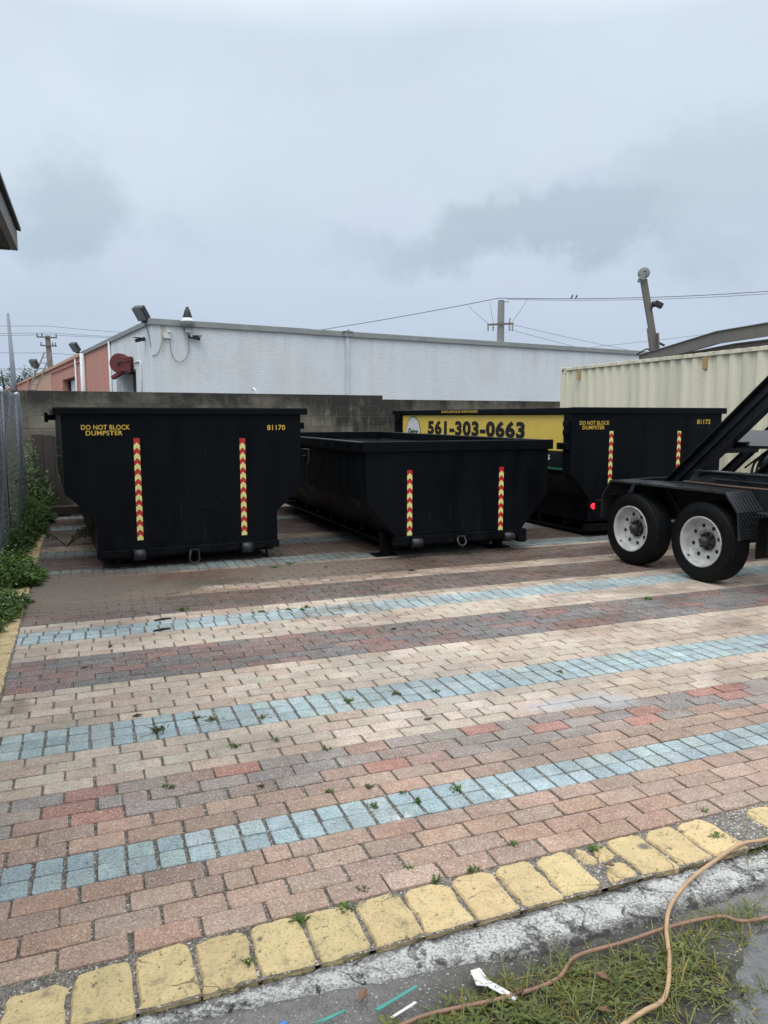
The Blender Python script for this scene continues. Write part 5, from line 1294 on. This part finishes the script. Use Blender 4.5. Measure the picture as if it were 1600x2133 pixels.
# ------------------------------------------------------------------ hoses and litter in the foreground
def uvk(L, z): return [PW(u, V0 + kk * .1, zz_ if (zz_ := (z[i] if isinstance(z, list) else z)) is not None else 0) for i, (u, kk) in enumerate(L)]
h1 = [(2.9, -7.9), (2.5, -7.9), (2.238, -8.25), (2.124, -8.18), (1.993, -8.48), (1.817, -8.99), (1.667, -9.77), (1.569, -10.63), (1.476, -11.81), (1.374, -12.78), (1.286, -12.98), (1.194, -13.18), (.95, -13.9), (.6, -14.6)]
z1_ = [.01, .012, .012, .014, .008, -.002, -.002, 0.0, -.008, -.01, -.01, -.012, -.02, -.02]
q = MB(); q.tube(hosepipe(uvk(h1, z1_)), .0066, 10); tag(q.build('hose', 'hose'), 'tan hose curving down over the white concrete from the edging to the grass', 'hose')
h2 = [(3.4, -10.9), (2.6, -11.2), (1.905, -11.20), (1.774, -10.69), (1.593, -10.55), (1.414, -10.6), (1.244, -10.6), (1.143, -11.13), (.987, -11.19), (.768, -10.98), (.671, -11.03), (.55, -11.1), (.3, -11.4), (.0, -12.0)]
q = MB(); q.tube(hosepipe(uvk(h2, [-.02, -.02, -.02, -.015, -.012, -.012, -.012, -.014, -.016, -.016, -.018, -.02, -.02, -.02])), .0058, 10)
tag(q.build('hose', 'hose2'), 'brownish hose lying along the grass beside the white concrete', 'hose')
def litter(name, label, cat, pts, mat_, th=.002, z=-.02):
    q = MB(); n = len(pts); a = q.verts([PW(u, V0 + kk * .1, z + dz_) for u, kk, dz_ in pts]); b_ = q.verts([PW(u, V0 + kk * .1, z + dz_ + th) for u, kk, dz_ in pts])
    q.face([a + j for j in range(n)][::-1]); q.face([b_ + j for j in range(n)])
    for j in range(n): q.face((a + j, a + (j + 1) % n, b_ + (j + 1) % n, b_ + j))
    tag(q.build(name, mat_), label, cat)
litter('paper_strip', 'crumpled white paper strip across the brown hose', 'litter', [(.925, -10.15, .02), (.955, -10.12, .018), (.962, -10.55, .010), (1.010, -11.3, .004), (.995, -11.38, .002), (.945, -10.75, .012), (.918, -10.62, .014)], 'paper')
litter('plastic_straw', 'teal plastic strip lying on the dirt at the bottom edge', 'litter', [(.465, -10.22, 0), (.555, -10.08, 0), (.56, -10.13, 0), (.50, -10.27, 0)], 'teal', z=-.012)
litter('plastic_straw', 'longer teal plastic strip half hidden in the grass, right of the other', 'litter', [(.63, -10.35, 0), (.76, -10.08, .01), (.765, -10.14, .01), (.64, -10.44, 0)], 'teal', z=-.012)
litter('paper_scrap', 'thin white scrap beside the brown hose', 'litter', [(.66, -10.75, .0), (.735, -10.60, .01), (.74, -10.66, .01), (.665, -10.80, 0)], 'paper', z=-.012)
litter('blue_scrap', 'small blue plastic scrap on the dirt at the bottom', 'litter', [(.375, -9.95, 0), (.40, -9.88, .004), (.405, -9.98, .004), (.385, -10.03, 0)], 'blue_bit', z=-.014)
for i, (u, kk, a, lab) in enumerate(((.45, 31.2, .2, 'dark twig on the third blue stripe at the left'), (.42, 28.3, .25, 'dark twig on the cream bricks left of centre'), (2.95, 41.6, -.6, 'dark leaf on the cream course in front of the low dumpster'), (.16, 12.3, .2, 'black scrap on the second blue stripe at the left'),
                                     (2.0, 22.5, .1, 'dark scrap on the dark bricks near the centre'), (1.55, 6.5, .1, 'brown leaf on the cream bricks near the centre'), (2.2, 46.3, .1, 'dark leaf in the shade of the low dumpster'), (-.1, 21.5, .2, 'brown leaf on the dark bricks at the left'), (.06, 25.5, 1.1, 'small black scrap on the cream bricks at the left'))):
    L = .05 if i < 3 else .03
    q = MB(); d = V(math.cos(YA + a), math.sin(YA + a), 0); p = PW(u, V0 + kk * .1, .006)
    if i in (0, 1): q.tube([p - d * L * 1.3, p + V(0, 0, .004), p + d * L * 1.3], [.006, .009, .005], 6)
    else: leaf_quad(q, p - d * L, d, V(0, 0, 1), L * 2, L * .8, .15); leaf_quad(q, p - d * L - V(0, 0, .003), d, V(0, 0, 1), L * 2, L * .8, .15)
    tag(q.build('twig' if i < 2 else 'fallen_leaf' if i in (2, 5, 6, 7) else 'scrap', 'dry_leaf' if i in (5, 7) else 'black_bit'), lab, 'litter')
for i, (u, kk, lab) in enumerate(((1.03, -11.1, 'brown dead leaf beside the brown hose in the grass'), (1.28, -11.75, 'brown dead leaf in the middle of the grass'), (1.18, -12.4, 'brown dead leaf low in the grass near the curved hose'), (1.585, -7.3, 'reddish dead leaf stuck in the broken edging stone'), (.60, -10.0, 'dark red bottle cap-like scrap on the dirt edge'))):
    q = MB(); p = PW(u, V0 + kk * .1, -.012 if kk < -8 else .008); d = PW(rg.uniform(-1, 1), rg.uniform(-1, 1), .2); leaf_quad(q, p, d, V(0, 0, 1), .05, .028, .2); leaf_quad(q, p - V(0, 0, .002), d, V(0, 0, 1), .05, .028, .2)
    tag(q.build('dead_leaf', 'dry_leaf'), lab.replace('bottle cap-like ', ''), 'leaf', 'dead leaves in the foreground')
# pebbles and chips scattered on the yard and in the joints
q = MB()
for i in range(1500):
    if i < 1160: u, v = rg.uniform(-.6, 2.2), V0 + rg.uniform(-1.45, -.9); z = zd(u, v) + .001; s_ = rg.uniform(.0008, .0032)
    elif i < 1300: u, v = rg.uniform(-.4, 2.4), V0 + rg.uniform(-.9, -.78); z = -.018; s_ = rg.uniform(.001, .0035)
    else: u, v = rg.uniform(-.4, 4.5), V0 + rg.uniform(-.6, 5.5); z = .001; s_ = rg.uniform(.0015, .004)
    q.box(PW(u, v, z), (s_ * 2, s_ * 1.5, s_), None, Matrix.Rotation(rg.uniform(0, 3), 3, 'Z') @ Matrix.Rotation(rg.uniform(-.6, .6), 3, 'X'))
tag(q.build('gravel_chips', 'pebble'), 'pale gravel chips scattered over the dirt and paving', 'gravel', kind='stuff')
